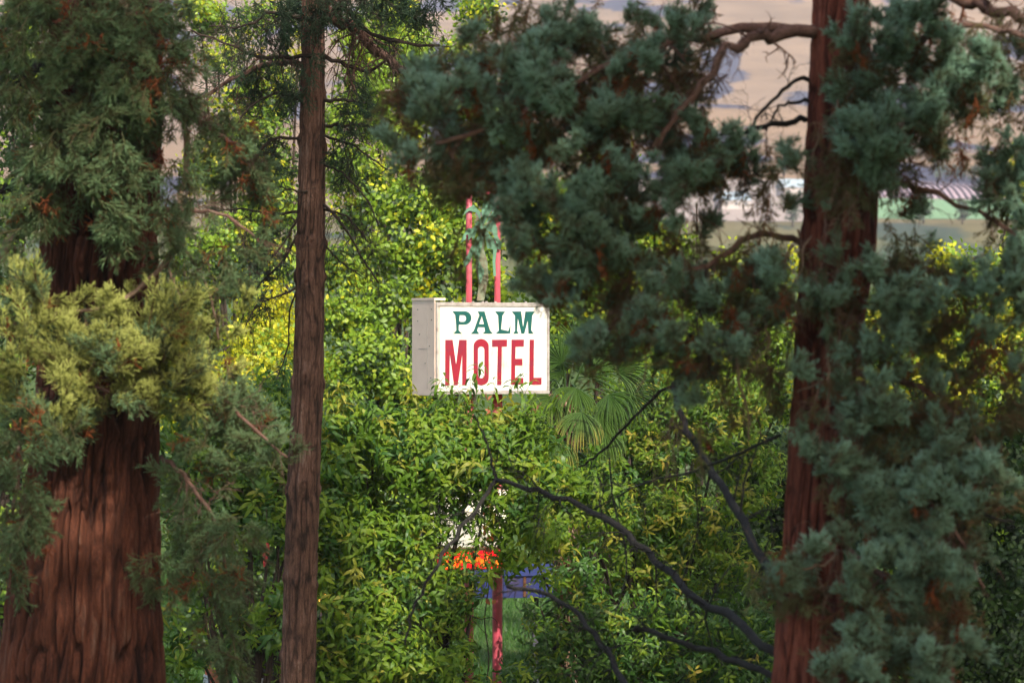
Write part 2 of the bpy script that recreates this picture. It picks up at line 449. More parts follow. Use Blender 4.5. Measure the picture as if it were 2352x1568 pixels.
M_FIELD = paint_mat('green_field_grass', (0.13, 0.25, 0.12), 1.0, (0.16, 0.28, 0.12), 0.4, 0.03)
M_SOIL = paint_mat('vineyard_soil', (0.42, 0.31, 0.34), 1.0, (0.34, 0.25, 0.28), 0.4, 0.05)
M_DIRT = paint_mat('pale_dirt', (0.30, 0.24, 0.21), 1.0, (0.18, 0.15, 0.11), 0.4, 0.03)
M_VINE = paint_mat('vine_row_leaf', (0.10, 0.065, 0.10), 0.9, (0.06, 0.055, 0.045), 0.4, 0.6)
ground_sheet('grass_field', 'pale green field below the striped vineyard on the slope',
             [(at_ground(1950, 1180), 1180), (at_ground(2420, 1180), 1180), (at_ground(2420, 1330), 1330), (at_ground(1950, 1330), 1330)], M_FIELD)
ground_sheet('vineyard_soil', 'pale lilac soil between the vine rows on the slope',
             [(at_ground(1950, 1335), 1335), (at_ground(2420, 1335), 1335), (at_ground(2420, 1560), 1560), (at_ground(1950, 1560), 1560)], M_SOIL)
ground_sheet('dirt_field', 'pale bare dirt field on the slope left of the right sequoia trunk',
             [(at_ground(1380, 1150), 1150), (at_ground(1860, 1150), 1150), (at_ground(1860, 1480), 1480), (at_ground(1380, 1480), 1480)], M_DIRT)

vy = thing('vineyard', 'striped vineyard of dark parallel rows on the pale slope at right', 'vineyard', (0, 0, 0))
for k in range(28):
    ps = []
    for t in np.linspace(0, 1, 26):
        y = 1338 + t * 215
        x = at_ground(1965 + k * 16 - 38 * t + 5 * math.sin(t * 2.2 + .3), y)
        ps.append((x, y, float(ground_z(np.array([x]), np.array([y]))[0]) + 0.5))
    mb = MB(); tube(mb, ps, 0.42, 0.55, 6, 0.25)
    link('vine_row', mb.mesh('vine_row', M_VINE), vy)


# ------------------------------------------------------------------ scattering sprigs over crowns
def instancer(name, parent, variants, items, kind='stuff'):
    """one object carrying many instances through geometry nodes"""
    root = parent.matrix_basis.translation if parent else Vector()
    n = len(items)
    me = bpy.data.meshes.new(name)
    me.vertices.add(n)
    me.vertices.foreach_set('co', np.array([[c for c in (it[0] - root)] for it in items], dtype=np.float32).ravel())
    a = me.attributes.new('rot', 'FLOAT_VECTOR', 'POINT')
    a.data.foreach_set('vector', np.array([tuple(it[1].to_euler()) for it in items], dtype=np.float32).ravel())
    a = me.attributes.new('scl', 'FLOAT', 'POINT')
    a.data.foreach_set('value', np.array([it[2] for it in items], dtype=np.float32))
    a = me.attributes.new('vid', 'INT', 'POINT')
    a.data.foreach_set('value', np.array([it[3] for it in items], dtype=np.int32))
    o = bpy.data.objects.new(name, me)
    COL.objects.link(o)
    if parent:
        o.parent = parent
    o['kind'] = kind
    ng = bpy.data.node_groups.new(name, 'GeometryNodeTree')
    ng.interface.new_socket('Geometry', in_out='INPUT', socket_type='NodeSocketGeometry')
    ng.interface.new_socket('Geometry', in_out='OUTPUT', socket_type='NodeSocketGeometry')
    gi = ng.nodes.new('NodeGroupInput'); go = ng.nodes.new('NodeGroupOutput')
    jn = ng.nodes.new('GeometryNodeJoinGeometry')
    def attr(nm, t):
        q = ng.nodes.new('GeometryNodeInputNamedAttribute'); q.data_type = t; q.inputs[0].default_value = nm
        return q.outputs[0]
    rot = attr('rot', 'FLOAT_VECTOR'); scl = attr('scl', 'FLOAT'); vid = attr('vid', 'INT')
    e2r = ng.nodes.new('FunctionNodeEulerToRotation'); ng.links.new(rot, e2r.inputs[0])
    for k, src in enumerate(variants):
        if not any(it[3] == k for it in items):
            continue
        cmp_ = ng.nodes.new('FunctionNodeCompare'); cmp_.data_type = 'INT'; cmp_.operation = 'EQUAL'
        ng.links.new(vid, cmp_.inputs[2]); cmp_.inputs[3].default_value = k
        oi = ng.nodes.new('GeometryNodeObjectInfo'); oi.transform_space = 'ORIGINAL'
        oi.inputs['Object'].default_value = src; oi.inputs['As Instance'].default_value = True
        ip = ng.nodes.new('GeometryNodeInstanceOnPoints')
        ng.links.new(gi.outputs[0], ip.inputs['Points'])
        ng.links.new(cmp_.outputs[0], ip.inputs['Selection'])
        ng.links.new(oi.outputs['Geometry'], ip.inputs['Instance'])
        ng.links.new(e2r.outputs[0], ip.inputs['Rotation'])
        ng.links.new(scl, ip.inputs['Scale'])
        ng.links.new(ip.outputs[0], jn.inputs[0])
    ng.links.new(jn.outputs[0], go.inputs[0])
    md = o.modifiers.new('instances', 'NODES'); md.node_group = ng
    return o


def in_frame(p):
    if p.y < 2:
        return False
    px = p.x / (S * p.y) + 1176; py = 784 - (p.z - H) / (S * p.y)
    return -40 < px < 2392 and -40 < py < 1608


def scatter(root, part, mass, meshes, items, nparts=300, loose=0, pk=None):
    """items: (world position, quaternion, scale, variant). The nearest in view become parts, the rest one mass."""
    items.sort(key=lambda it: (0 if in_frame(it[0]) else 1, it[0].y - it[2] * 0.3))
    org = root.matrix_basis.translation
    src = {}
    for it in items[:nparts]:
        o = bpy.data.objects.new(part, meshes[it[3]])
        COL.objects.link(o)
        o.parent = root
        o.location = it[0] - org
        o.rotation_mode = 'QUATERNION'; o.rotation_quaternion = it[1]
        o.scale = (it[2],) * 3
        if pk:
            o['kind'] = pk
        if loose and o.data.name in SPRIG_KIT:
            # the sprigs that show largest: stem with every leaf a sub-part
            loose -= 1
            st, lv = SPRIG_KIT[o.data.name]
            o.data = st
            for l_ in lv:
                c_ = bpy.data.objects.new('leaf', l_); COL.objects.link(c_); c_.parent = o
            continue
        src.setdefault(it[3], o)
    rest = items[nparts:]
    for it in rest:
        if it[3] not in src:
            it_ = it
            o = bpy.data.objects.new(part, meshes[it_[3]])
            COL.objects.link(o); o.parent = root; o.location = it_[0] - org
            o.rotation_mode = 'QUATERNION'; o.rotation_quaternion = it_[1]; o.scale = (it_[2],) * 3
            src[it_[3]] = o
    if rest:
        # the variants that the mass repeats are the parts built above
        instancer(mass, root, [src.get(k) for k in range(len(meshes))], rest)


def orient(d, roll=None):
    d = Vector(d).normalized()
    q = d.to_track_quat('Z', 'Y')
    return q @ Quaternion((0, 0, 1), random.uniform(0, 6.283) if roll is None else roll)


def pick(w):
    r = random.random() * sum(w)
    for k, x in enumerate(w):
        r -= x
        if r <= 0:
            return k
    return len(w) - 1


# ---- leaf and sprig meshes
def leaf(mb, base, d, up, L, W, droop, tone, fold=0.35):
    """a folded, drooping leaf of eight triangles"""
    base = np.array(base, float); d = np.array(d, float); d /= np.linalg.norm(d)
    up = np.array(up, float); side = np.cross(d, up); side /= np.linalg.norm(side) + 1e-9
    up = np.cross(side, d)
    pts = [base]
    cur = base.copy(); dd = d.copy()
    for k in range(3):
        dd = dd + np.array([0, 0, -droop]); dd /= np.linalg.norm(dd)
        cur = cur + dd * (L / 3)
        pts.append(cur.copy())
    V = [pts[0]]
    for k, w in ((1, W * 0.5), (2, W * 0.42)):
        V += [pts[k] - side * w + up * w * fold, pts[k], pts[k] + side * w + up * w * fold]
    V.append(pts[3])
    F = [(0, 2, 1), (0, 3, 2), (1, 2, 5), (1, 5, 4), (2, 3, 6), (2, 6, 5), (4, 5, 7), (5, 6, 7)]
    mb.add(V, F, tone)


SPRIG_KIT = {}


def cherry_sprig(name, mat, n=12, length=0.46, L=0.24, W=0.056, droop=0.72):
    mb = MB(); st = MB(); leaves = []
    n = random.choice((7, 9, 11, 13, 15)); length *= random.uniform(.65, 1.35); L *= random.uniform(.72, 1.1)
    bend = np.array([random.uniform(-.15, .15), random.uniform(-.15, .15), 0])
    path = [np.array([0, 0, 0.0]) + bend * (t * t) + np.array([0, 0, length * t]) for t in np.linspace(0, 1, 5)]
    tube(mb, path, 0.006, 0.0025, 4, 0, 0.05, cap=False)
    tube(st, path, 0.006, 0.0025, 4, 0, 0.05, cap=False)
    for k in range(n):
        t = 0.15 + 0.85 * (k + random.random() * 0.6) / n
        base = path[0] + bend * t * t + np.array([0, 0, length * t])
        a = k * 2.4 + random.uniform(-.4, .4)
        el = random.uniform(0.2, 0.9) + 0.35 * t
        d = (math.cos(a) * math.cos(el), math.sin(a) * math.cos(el), math.sin(el))
        s = random.uniform(0.75, 1.15) * (1.0 - 0.35 * max(0, t - 0.75) * 4)
        args = (base, d, (0, 0, 1), L * s, W * s, droop * random.uniform(0.6, 1.5), min(1, max(0, random.gauss(0.45 + 0.3 * t, 0.2))), random.uniform(.2, .6))
        leaf(mb, *args)
        l_ = MB(); leaf(l_, *args); leaves.append(l_.mesh('leaf', mat))
    me = mb.mesh(name, mat)
    SPRIG_KIT[me.name] = (st.mesh(name + '_stem', M_TWIG), leaves)
    return me


def broad_cluster(name, mat, n=30, R=0.30, L=0.115, W=0.062):
    mb = MB()
    mb.add([(0, 0, 0), (0.002, 0.001, 0)], np.zeros((0, 3)))
    joints = []
    for q in range(3):
        e = np.random.default_rng(random.randint(0, 9999)).uniform(-1, 1, 3) * R * 0.9
        joints.append(mb.n)
        tube(mb, catmull([(0, 0, 0), e * 0.5 + (0, 0, 0.03), e], 3), 0.006, 0.002, 3, 0, 0.0, cap=False)
    for k in range(n):
        v = np.array([random.gauss(0, 1) for _ in range(3)]); v /= np.linalg.norm(v)
        p = v * R * random.uniform(0.3, 1.0)
        d = v * 0.7 + np.array([random.uniform(-.6, .6), random.uniform(-.6, .6), random.uniform(-0.5, 0.3)])
        s = random.uniform(0.7, 1.2)
        joints.append(mb.n)
        leaf(mb, p, d, (random.uniform(-.4, .4), random.uniform(-.4, .4), 1), L * s, W * s, random.uniform(0.05, 0.3), min(1, max(0, random.gauss(0.45, 0.25))), random.uniform(0.05, 0.3))
    mb.F.append(np.array([[q, 0, 1] for q in joints], dtype=np.int32))
    return mb.mesh(name, mat)


def sequoia_clump(name, mat, n=52, R=0.13, stem=0.3, droopy=0.0):
    """a spray: one stem with a few side branchlets, each set with cord-like shoots that sweep forward"""
    mb = MB()
    rg = np.random.default_rng(random.randint(0, 99999))
    axes = []
    bend = rg.normal(0, .18, 3)
    main = catmull([(0, 0, -stem * .6), np.array([0.02, 0.0, -stem * .1]) + bend * .15 * stem, np.array([0, 0, stem * .5]) + bend * stem * .6], 6)
    axes.append((main, 1.0))
    for q in range(rg.integers(2, 5)):
        f = rg.integers(1, 5); b = main[f]
        a = rg.uniform(0, 6.28)
        d = np.array([math.cos(a), math.sin(a), rg.uniform(.5, 1.1)]); d /= np.linalg.norm(d)
        l = stem * rg.uniform(.3, .55)
        axes.append((catmull([b, b + d * l * .5, b + d * l + np.array([0, 0, l * .25 * (1 - droopy * 2)])], 4), rg.uniform(.6, .9)))
    for ax, _ in axes:
        tube(mb, ax, 0.006, 0.003, 4, 0, 0.02, cap=False)
    for k in range(n):
        ax, sc = axes[0] if rg.random() < .45 else axes[rg.integers(0, len(axes))]
        t = rg.random() ** .7 * (len(ax) - 1.001); i = int(t); f = t - i
        base = ax[i] * (1 - f) + ax[i + 1] * f
        tan = ax[i + 1] - ax[i]; tan /= np.linalg.norm(tan)
        a = rg.normal(0, 1, 3); a -= tan * a.dot(tan); a /= np.linalg.norm(a)
        d = a * rg.uniform(.5, 1.0) + tan * rg.uniform(.35, .9); d /= np.linalg.norm(d)
        Ls = R * sc * rg.uniform(0.45, 1.15) * (1.0 - .25 * t / (len(ax) - 1))
        p0 = base; p1 = base + d * Ls * 0.5; d2 = d + tan * .5 + np.array([0, 0, 0.25 - droopy]); d2 /= np.linalg.norm(d2)
        p2 = p1 + d2 * Ls * 0.55
        w = 0.0046
        side = np.cross(d, [0.1, 0.2, 1.0]); side /= np.linalg.norm(side) + 1e-6; up = np.cross(side, d)
        V = []
        for p, r in ((p0, w * 0.7), (p1, w)):
            V += [p + side * r, p - side * r * .5 + up * r * .87, p - side * r * .5 - up * r * .87]
        V.append(p2)
        F = [(0, 1, 4), (0, 4, 3), (1, 2, 5), (1, 5, 4), (2, 0, 3), (2, 3, 5), (3, 4, 6), (4, 5, 6), (5, 3, 6)]
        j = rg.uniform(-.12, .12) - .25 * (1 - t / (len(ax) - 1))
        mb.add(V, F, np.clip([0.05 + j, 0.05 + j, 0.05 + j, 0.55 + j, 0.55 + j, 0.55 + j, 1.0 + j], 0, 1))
        for q in range(5):
            f = rg.uniform(0.3, 1.0)
            b = p0 + (p1 - p0) * (f * 2) if f < 0.5 else p1 + (p2 - p1) * (f * 2 - 1)
            aa = rg.uniform(-1, 1, 3); aa /= np.linalg.norm(aa)
            dd = d2 * 0.9 + aa * 0.6; dd /= np.linalg.norm(dd)
            l = rg.uniform(0.025, 0.05)
            sd = np.cross(dd, aa); sd /= np.linalg.norm(sd) + 1e-9
            sd2 = np.cross(dd, sd)
            V = [b + sd * 0.0035, b - sd * 0.0018 + sd2 * 0.003, b - sd * 0.0018 - sd2 * 0.003, b + dd * l]
            mb.add(V, [(0, 1, 3), (1, 2, 3), (2, 0, 3)], np.clip([0.5 * f + 0.2 + j] * 3 + [0.5 + 0.55 * f + j], 0, 1))
    return mb.mesh(name, mat)


def clumpy(p, f, lo, seed=0.0):
    """natural gaps: thin out where a slow noise is low"""
    v = mnoise.noise(Vector((p.x * f + seed, p.y * f, p.z * f)))
    return v > lo + random.uniform(-.12, .12)


M_SEQ_SUNLIT = leaf_mat('sunlit_tint_sequoia_foliage', [(0.0, (0.10, 0.055, 0.02)), (0.25, (0.13, 0.14, 0.04)), (0.5, (0.33, 0.36, 0.08)), (1.0, (0.62, 0.64, 0.20))], trans=0.3, rough=0.6, tonemix=0.75, ttint=(1.1, 1.05, 0.5), spec=0.25)  # lighter yellow-green puts sunlight into the leaf colour of the left bough
CL_A = [sequoia_clump('foliage_clump', M_SEQ_A, 64, 0.15, 0.36, 0.3) for _ in range(4)] + [sequoia_clump('foliage_clump', M_SEQ_DEAD, 22, 0.12, 0.26, 0.4)] + [sequoia_clump('foliage_clump', M_SEQ_SUNLIT, 74, 0.15, 0.32, 0.1) for _ in range(3)]
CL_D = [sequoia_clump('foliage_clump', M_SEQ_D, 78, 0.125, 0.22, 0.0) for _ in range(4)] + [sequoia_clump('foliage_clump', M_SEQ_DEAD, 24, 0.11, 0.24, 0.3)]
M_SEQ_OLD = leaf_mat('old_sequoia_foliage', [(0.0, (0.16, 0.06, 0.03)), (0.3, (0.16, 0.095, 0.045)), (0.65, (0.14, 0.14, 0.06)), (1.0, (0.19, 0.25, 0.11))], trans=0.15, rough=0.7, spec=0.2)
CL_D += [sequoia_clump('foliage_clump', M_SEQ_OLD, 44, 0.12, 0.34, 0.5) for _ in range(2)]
CL_B = [sequoia_clump('foliage_clump', M_NEEDLE, 30, 0.12, 0.34, 0.4) for _ in range(3)]
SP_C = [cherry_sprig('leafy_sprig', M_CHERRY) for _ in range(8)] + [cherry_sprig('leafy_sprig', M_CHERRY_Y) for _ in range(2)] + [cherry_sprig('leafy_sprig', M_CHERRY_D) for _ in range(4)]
BC_Y = [broad_cluster('leaf_cluster', M_BG_Y) for _ in range(3)]
BC_G = [broad_cluster('leaf_cluster', M_BG_G) for _ in range(4)]
BC_D = [broad_cluster('leaf_cluster', M_BG_D) for _ in range(3)]
BC = BC_Y + BC_G + BC_D


# ------------------------------------------------------------------ trunks
def trunk_mesh(name, mat, prof, d, sides, rows, ridges, depth, seed, z_top, knots=(), nz=1.1, warp=1.0):
    """prof: (left px, right px, py) from the bottom up, at distance d"""
    zs = np.array([H - (p[2] - 784) * S * d for p in prof])
    cx = np.array([((p[0] + p[1]) / 2 - 1176) * S * d for p in prof])
    rad = np.array([(p[1] - p[0]) / 2 * S * d for p in prof])
    order = np.argsort(zs); zs, cx, rad = zs[order], cx[order], rad[order]
    z_see = min(z_top, H + 700 * S * d + 1.2)
    z = np.concatenate([np.linspace(zs[0], z_see, rows), np.linspace(z_see + .4, z_top, 24)]); rows = len(z)
    # extrapolate the upper taper
    slope = (rad[-1] - rad[-2]) / (zs[-1] - zs[-2] + 1e-6)
    R = np.interp(z, zs, rad); C = np.interp(z, zs, cx)
    hi = z > zs[-1]
    R[hi] = np.maximum(0.05, rad[-1] * (1 - 0.9 * (z[hi] - zs[-1]) / (z_top - zs[-1] + 0.01)))
    th = np.arange(sides) / sides
    T, ZZ = np.meshgrid(th, z)
    wv = warp * (vnoise(T * 6, ZZ * 0.9 + 50, seed, 6) - 0.5) * 1.6
    def cells(k, f, sd):
        q = T * k + wv * k / ridges
        q1 = vnoise(q + 3, ZZ * f + 20, sd)
        q0 = vnoise(q - k + 3, ZZ * f + 20, sd)
        w_ = np.clip((T - 0.9) / 0.1, 0, 1)
        return q1 * (1 - w_) + q0 * w_
    g1 = np.exp(-(np.abs(cells(ridges, nz, seed + 1) - .5) / 0.085) ** 2)
    g2 = np.exp(-(np.abs(cells(ridges * 1.9, nz * 2.1, seed + 5) - .5) / 0.10) ** 2)
    rdg = 1 - np.clip(g1 + 0.5 * g2, 0, 1.2) / 1.2
    b = vnoise(T * ridges * 2, ZZ * nz * 3 + 7, seed + 2, ridges * 2)
    c = vnoise(T * 5, ZZ * 0.35 + 9, seed + 3, 5)
    disp = depth * (-(1 - rdg) * 1.0 + (b - 0.5) * 0.45) + (c - 0.5) * R[:, None] * 0.14
    for (kz, kt, kr) in knots:
        dz = (ZZ - kz) / kr; dt = ((T - kt + 0.5) % 1 - 0.5) * 2 * np.pi * R[:, None] / kr
        disp = disp + kr * 0.6 * np.exp(-(dz ** 2 + dt ** 2) * 1.4) - kr * 0.75 * np.exp(-(dz ** 2 + dt ** 2) * 12)
    RR = R[:, None] + disp
    ang = T * 2 * np.pi
    V = np.stack([C[:, None] + RR * np.cos(ang), d + RR * np.sin(ang), ZZ], -1).reshape(-1, 3)
    i = np.arange(rows - 1)[:, None] * sides; j = np.arange(sides)[None, :]; j2 = (j + 1) % sides
    m_ = MB()
    Q = np.stack([i + j, i + j2, i + sides + j2, i + sides + j], -1).reshape(-1, 4)
    m_.add(V, m_.quadfaces(Q), (1 - rdg).ravel())
    return m_.mesh(name, mat), (C[0], d, zs[0])


def limb(root, name, pts, r0, r1, mat, sides=7, twigs=0, tl=0.5, seed=0, sub=2, droop=0.25, tr=0.28, n=14, label=None):
    """a curved limb through world points, with thinner side twigs"""
    rg = np.random.default_rng(seed)
    org = root.matrix_basis.translation
    m_ = MB()
    path = catmull(pts, n)
    path[1:-1] += rg.normal(0, r0 * 0.42, (n - 2, 3))
    tube(m_, path, r0, r1, sides, 0.16)
    def twig(b, d, l, r, lev):
        k = 5
        pp = [b]
        for q in range(k - 1):
            d = d + rg.normal(0, 0.22, 3) + np.array([0, 0, -droop * 0.5]); d = d / np.linalg.norm(d)
            pp.append(pp[-1] + d * l / (k - 1))
        tube(m_, pp, r, r * 0.35, 4, 0, 0, cap=False)
        if lev > 0:
            for q in range(rg.integers(2, 5)):
                f = rg.integers(1, k)
                a = rg.normal(0, 1, 3); a /= np.linalg.norm(a)
                twig(pp[f], d * 0.6 + a * 0.8, l * rg.uniform(0.4, 0.7), r * 0.6, lev - 1)
    for q in range(twigs):
        f = rg.uniform(0.15, 1.0); ii = min(n - 2, int(f * (n - 1)))
        b = path[ii]; t = path[ii + 1] - path[ii]; t /= np.linalg.norm(t)
        a = rg.normal(0, 1, 3); a /= np.linalg.norm(a)
        rr = r0 + (r1 - r0) * f
        twig(b, t * 0.5 + a, tl * rg.uniform(0.4, 1.2), max(0.004, rr * tr), sub)
    o = link(name, m_.mesh(name, mat, origin=org), root)
    if label:
        o['label'] = label
    return path


def px_path(pts, d):
    return [P(p[0], p[1], p[2] if len(p) > 2 else d) for p in pts]


SUN_GAPS = [(P(330, 780, 40.3), 1.1), (P(120, 750, 40.3), .5), (P(470, 830, 40.3), .6)]  # foliage is left out along these sun paths to light the left boughs


def open_to_sun(p, w):
    for c, rad in SUN_GAPS:
        t = (p - c).dot(sun_dir)
        if t > 2.0 and (p - c - sun_dir * t).length < rad + 0.33 * w:
            return True
    return False


# ---- left sequoia
DA = 42.0
pA = [(-110, 470, 1850 + 60), (-35, 400, 1660), (-12, 386, 1568), (18, 376, 1400), (40, 374, 1250), (62, 372, 1130), (84, 372, 1000), (88, 371, 850), (84, 370, 700), (90, 372, 500), (105, 378, 250), (118, 385, 0), (125, 390, -200)]
pA = [(-190, 540, 784 + (H + 0.3) / (S * DA))] + pA[1:]
meA, bA = trunk_mesh('trunk', M_BARK_RED, pA, DA, 640, 400, 60, 0.09, 5, 30.0, knots=[(H - (610 - 784) * S * DA, 0.72, 0.13), (H - (1290 - 784) * S * DA, 0.78, 0.09)], nz=1.3)
seqA = thing('giant_sequoia', 'massive sequoia with thick fluted red-brown trunk filling the left side', 'tree', (bA[0], DA, 0))
for v in (0,):
    o = link('trunk', meA, seqA); o.location = (-bA[0], -DA, 0)
A_L = [
    ([(352, -60, 41.4), (352, 0, 41.2), (362, 60, 41.1), (384, 112, 41.0)], .075, .045, M_BOUGH, 4),
    ([(300, -40, 41.3), (290, 20, 41.1), (330, 60, 41)], .05, .03, M_BOUGH, 4),
    ([(140, 90, 42), (60, 170, 41.4), (-30, 240, 41)], .06, .04, M_DEAD, 6),
    ([(120, 380, 42), (40, 420, 41.4), (-40, 460, 41.2)], .05, .03, M_DEAD, 6),
    ([(110, 420, 41.5), (60, 510, 41), (0, 590, 40.8), (-40, 640, 40.8)], .045, .035, M_PALETWIG, 5),
    ([(430, 300, 41.2), (425, 400, 41.2), (412, 500, 41.1), (418, 560, 41.1)], .035, .028, M_PALETWIG, 4),
    ([(418, 555, 41.1), (370, 610, 40.9), (310, 672, 40.8), (240, 705, 40.7), (180, 716, 40.7), (80, 735, 40.6), (-20, 755, 40.6)], .032, .016, M_PALETWIG, 5),
    ([(418, 565, 41.1), (455, 620, 41), (485, 690, 41), (502, 780, 41)], .018, .012, M_PALETWIG, 3),
    ([(380, 600, 41.1), (395, 640, 41), (420, 700, 41)], .018, .01, M_PALETWIG, 3),
    ([(280, 300, 41.3), (380, 250, 40.9), (480, 300, 40.9), (560, 340, 40.8)], .045, .02, M_BOUGH, 8),
    ([(330, 500, 41.2), (420, 480, 40.8), (520, 500, 40.7), (600, 560, 40.6)], .03, .012, M_BOUGH, 8),
    ([(360, 800, 41.2), (440, 830, 40.8), (520, 920, 40.6), (600, 1000, 40.5), (660, 1050, 40.5)], .03, .012, M_BOUGH, 8),
    ([(370, 1050, 41.3), (430, 1100, 40.8), (500, 1220, 40.6), (530, 1400, 40.6)], .03, .012, M_BOUGH, 8),
    ([(100, 780, 41.2), (150, 850, 40.6), (250, 900, 40.5)], .03, .012, M_BOUGH, 6),
    ([(90, 900, 41.2), (50, 1000, 40.8), (30, 1200, 40.7), (20, 1350, 40.7)], .03, .012, M_BOUGH, 6),
]
for k, (pts, r0, r1, mt, tw) in enumerate(A_L):
    limb(seqA, 'branch', px_path(pts, DA), r0, r1, mt, twigs=tw * 2, tl=0.45, seed=100 + k, n=16)

# foliage masses: (px, py, rx, ry, density, lean of the brushes, dead share)
A_F = [
    (60, 60, 90, 80), (50, 190, 70, 70), (180, 50, 110, 70), (230, 140, 130, 90), (350, 170, 110, 80), (430, 165, 60, 60), (400, 270, 90, 60),
    (240, 280, 120, 70), (120, 330, 90, 70), (165, 410, 80, 70), (95, 480, 70, 50), (280, 390, 50, 55), (520, 320, 70, 60), (560, 395, 65, 50),
    (330, 515, 100, 50), (265, 500, 45, 40), (470, 480, 70, 60, .5), (390, 420, 50, 80, .6), (430, 40, 60, 40, .5), (300, 40, 90, 50, .8),
    (420, 590, 80, 60, .35), (520, 620, 80, 80, .3), (510, 720, 60, 60, .35), (20, 560, 30, 60, .5), (600, 480, 60, 50, .4),
    (110, 690, 85, 60), (60, 750, 70, 50), (330, 730, 100, 50), (270, 780, 100, 55), (420, 745, 80, 55), (180, 820, 110, 60), (60, 850, 80, 60),
    (350, 840, 110, 60), (460, 840, 70, 60), (250, 890, 100, 45), (110, 930, 110, 60), (420, 905, 70, 50), (160, 985, 80, 40), (50, 980, 60, 60),
    (520, 950, 80, 55), (470, 1005, 75, 45), (590, 1005, 65, 40), (640, 1050, 35, 25), (440, 1110, 60, 55, .6), (520, 1090, 60, 40, .5),
    (540, 1240, 70, 50, .9), (460, 1220, 50, 60, .8), (370, 1325, 50, 40, .9), (470, 1330, 80, 60, .9), (545, 1330, 45, 50, .8), (500, 1430, 55, 70, .8), (530, 1500, 40, 40, .7),
    (40, 1080, 55, 80), (60, 1190, 45, 70), (25, 1310, 35, 60), (85, 1030, 40, 50), (15, 1150, 30, 90),
]
itemsA = []
for L_ in A_F:
    px, py, rx, ry = L_[:4]; den = L_[4] if len(L_) > 4 else 1.0
    for _ in range(max(3, int(rx * ry * den / 135))):
        r = math.sqrt(random.random()); a = random.uniform(0, 6.283)
        d = random.uniform(39.9, 40.9) if px < 400 else random.uniform(40.2, 41.5)
        p = P(px + r * rx * math.cos(a), py + r * ry * math.sin(a), d)
        up = -0.55 if py < 640 or py > 1050 else 0.45
        dr = (math.cos(a) * 0.7, random.uniform(-1, .2), up + random.gauss(0, .35) - math.sin(a) * 0.4)
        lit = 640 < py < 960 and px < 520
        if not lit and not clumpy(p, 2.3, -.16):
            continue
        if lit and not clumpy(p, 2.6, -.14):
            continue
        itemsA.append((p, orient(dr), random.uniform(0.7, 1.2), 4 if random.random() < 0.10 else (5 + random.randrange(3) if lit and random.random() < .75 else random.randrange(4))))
# the crown goes on above the picture
for _ in range(330):
    z = random.uniform(13.2, 30); rr = 4.6 * (1 - (z - 11) / 22) * random.uniform(.35, 1)
    a = random.uniform(0, 6.283)
    q_ = Vector((bA[0] + 0.8 + rr * math.cos(a), DA + rr * math.sin(a), z))
    if not open_to_sun(q_, 3.0):
        itemsA.append((q_, orient((math.cos(a), math.sin(a), 0.1)), random.uniform(3.0, 4.4), random.randrange(4)))
scatter(seqA, 'foliage_clump', 'foliage_mass', CL_A, itemsA)

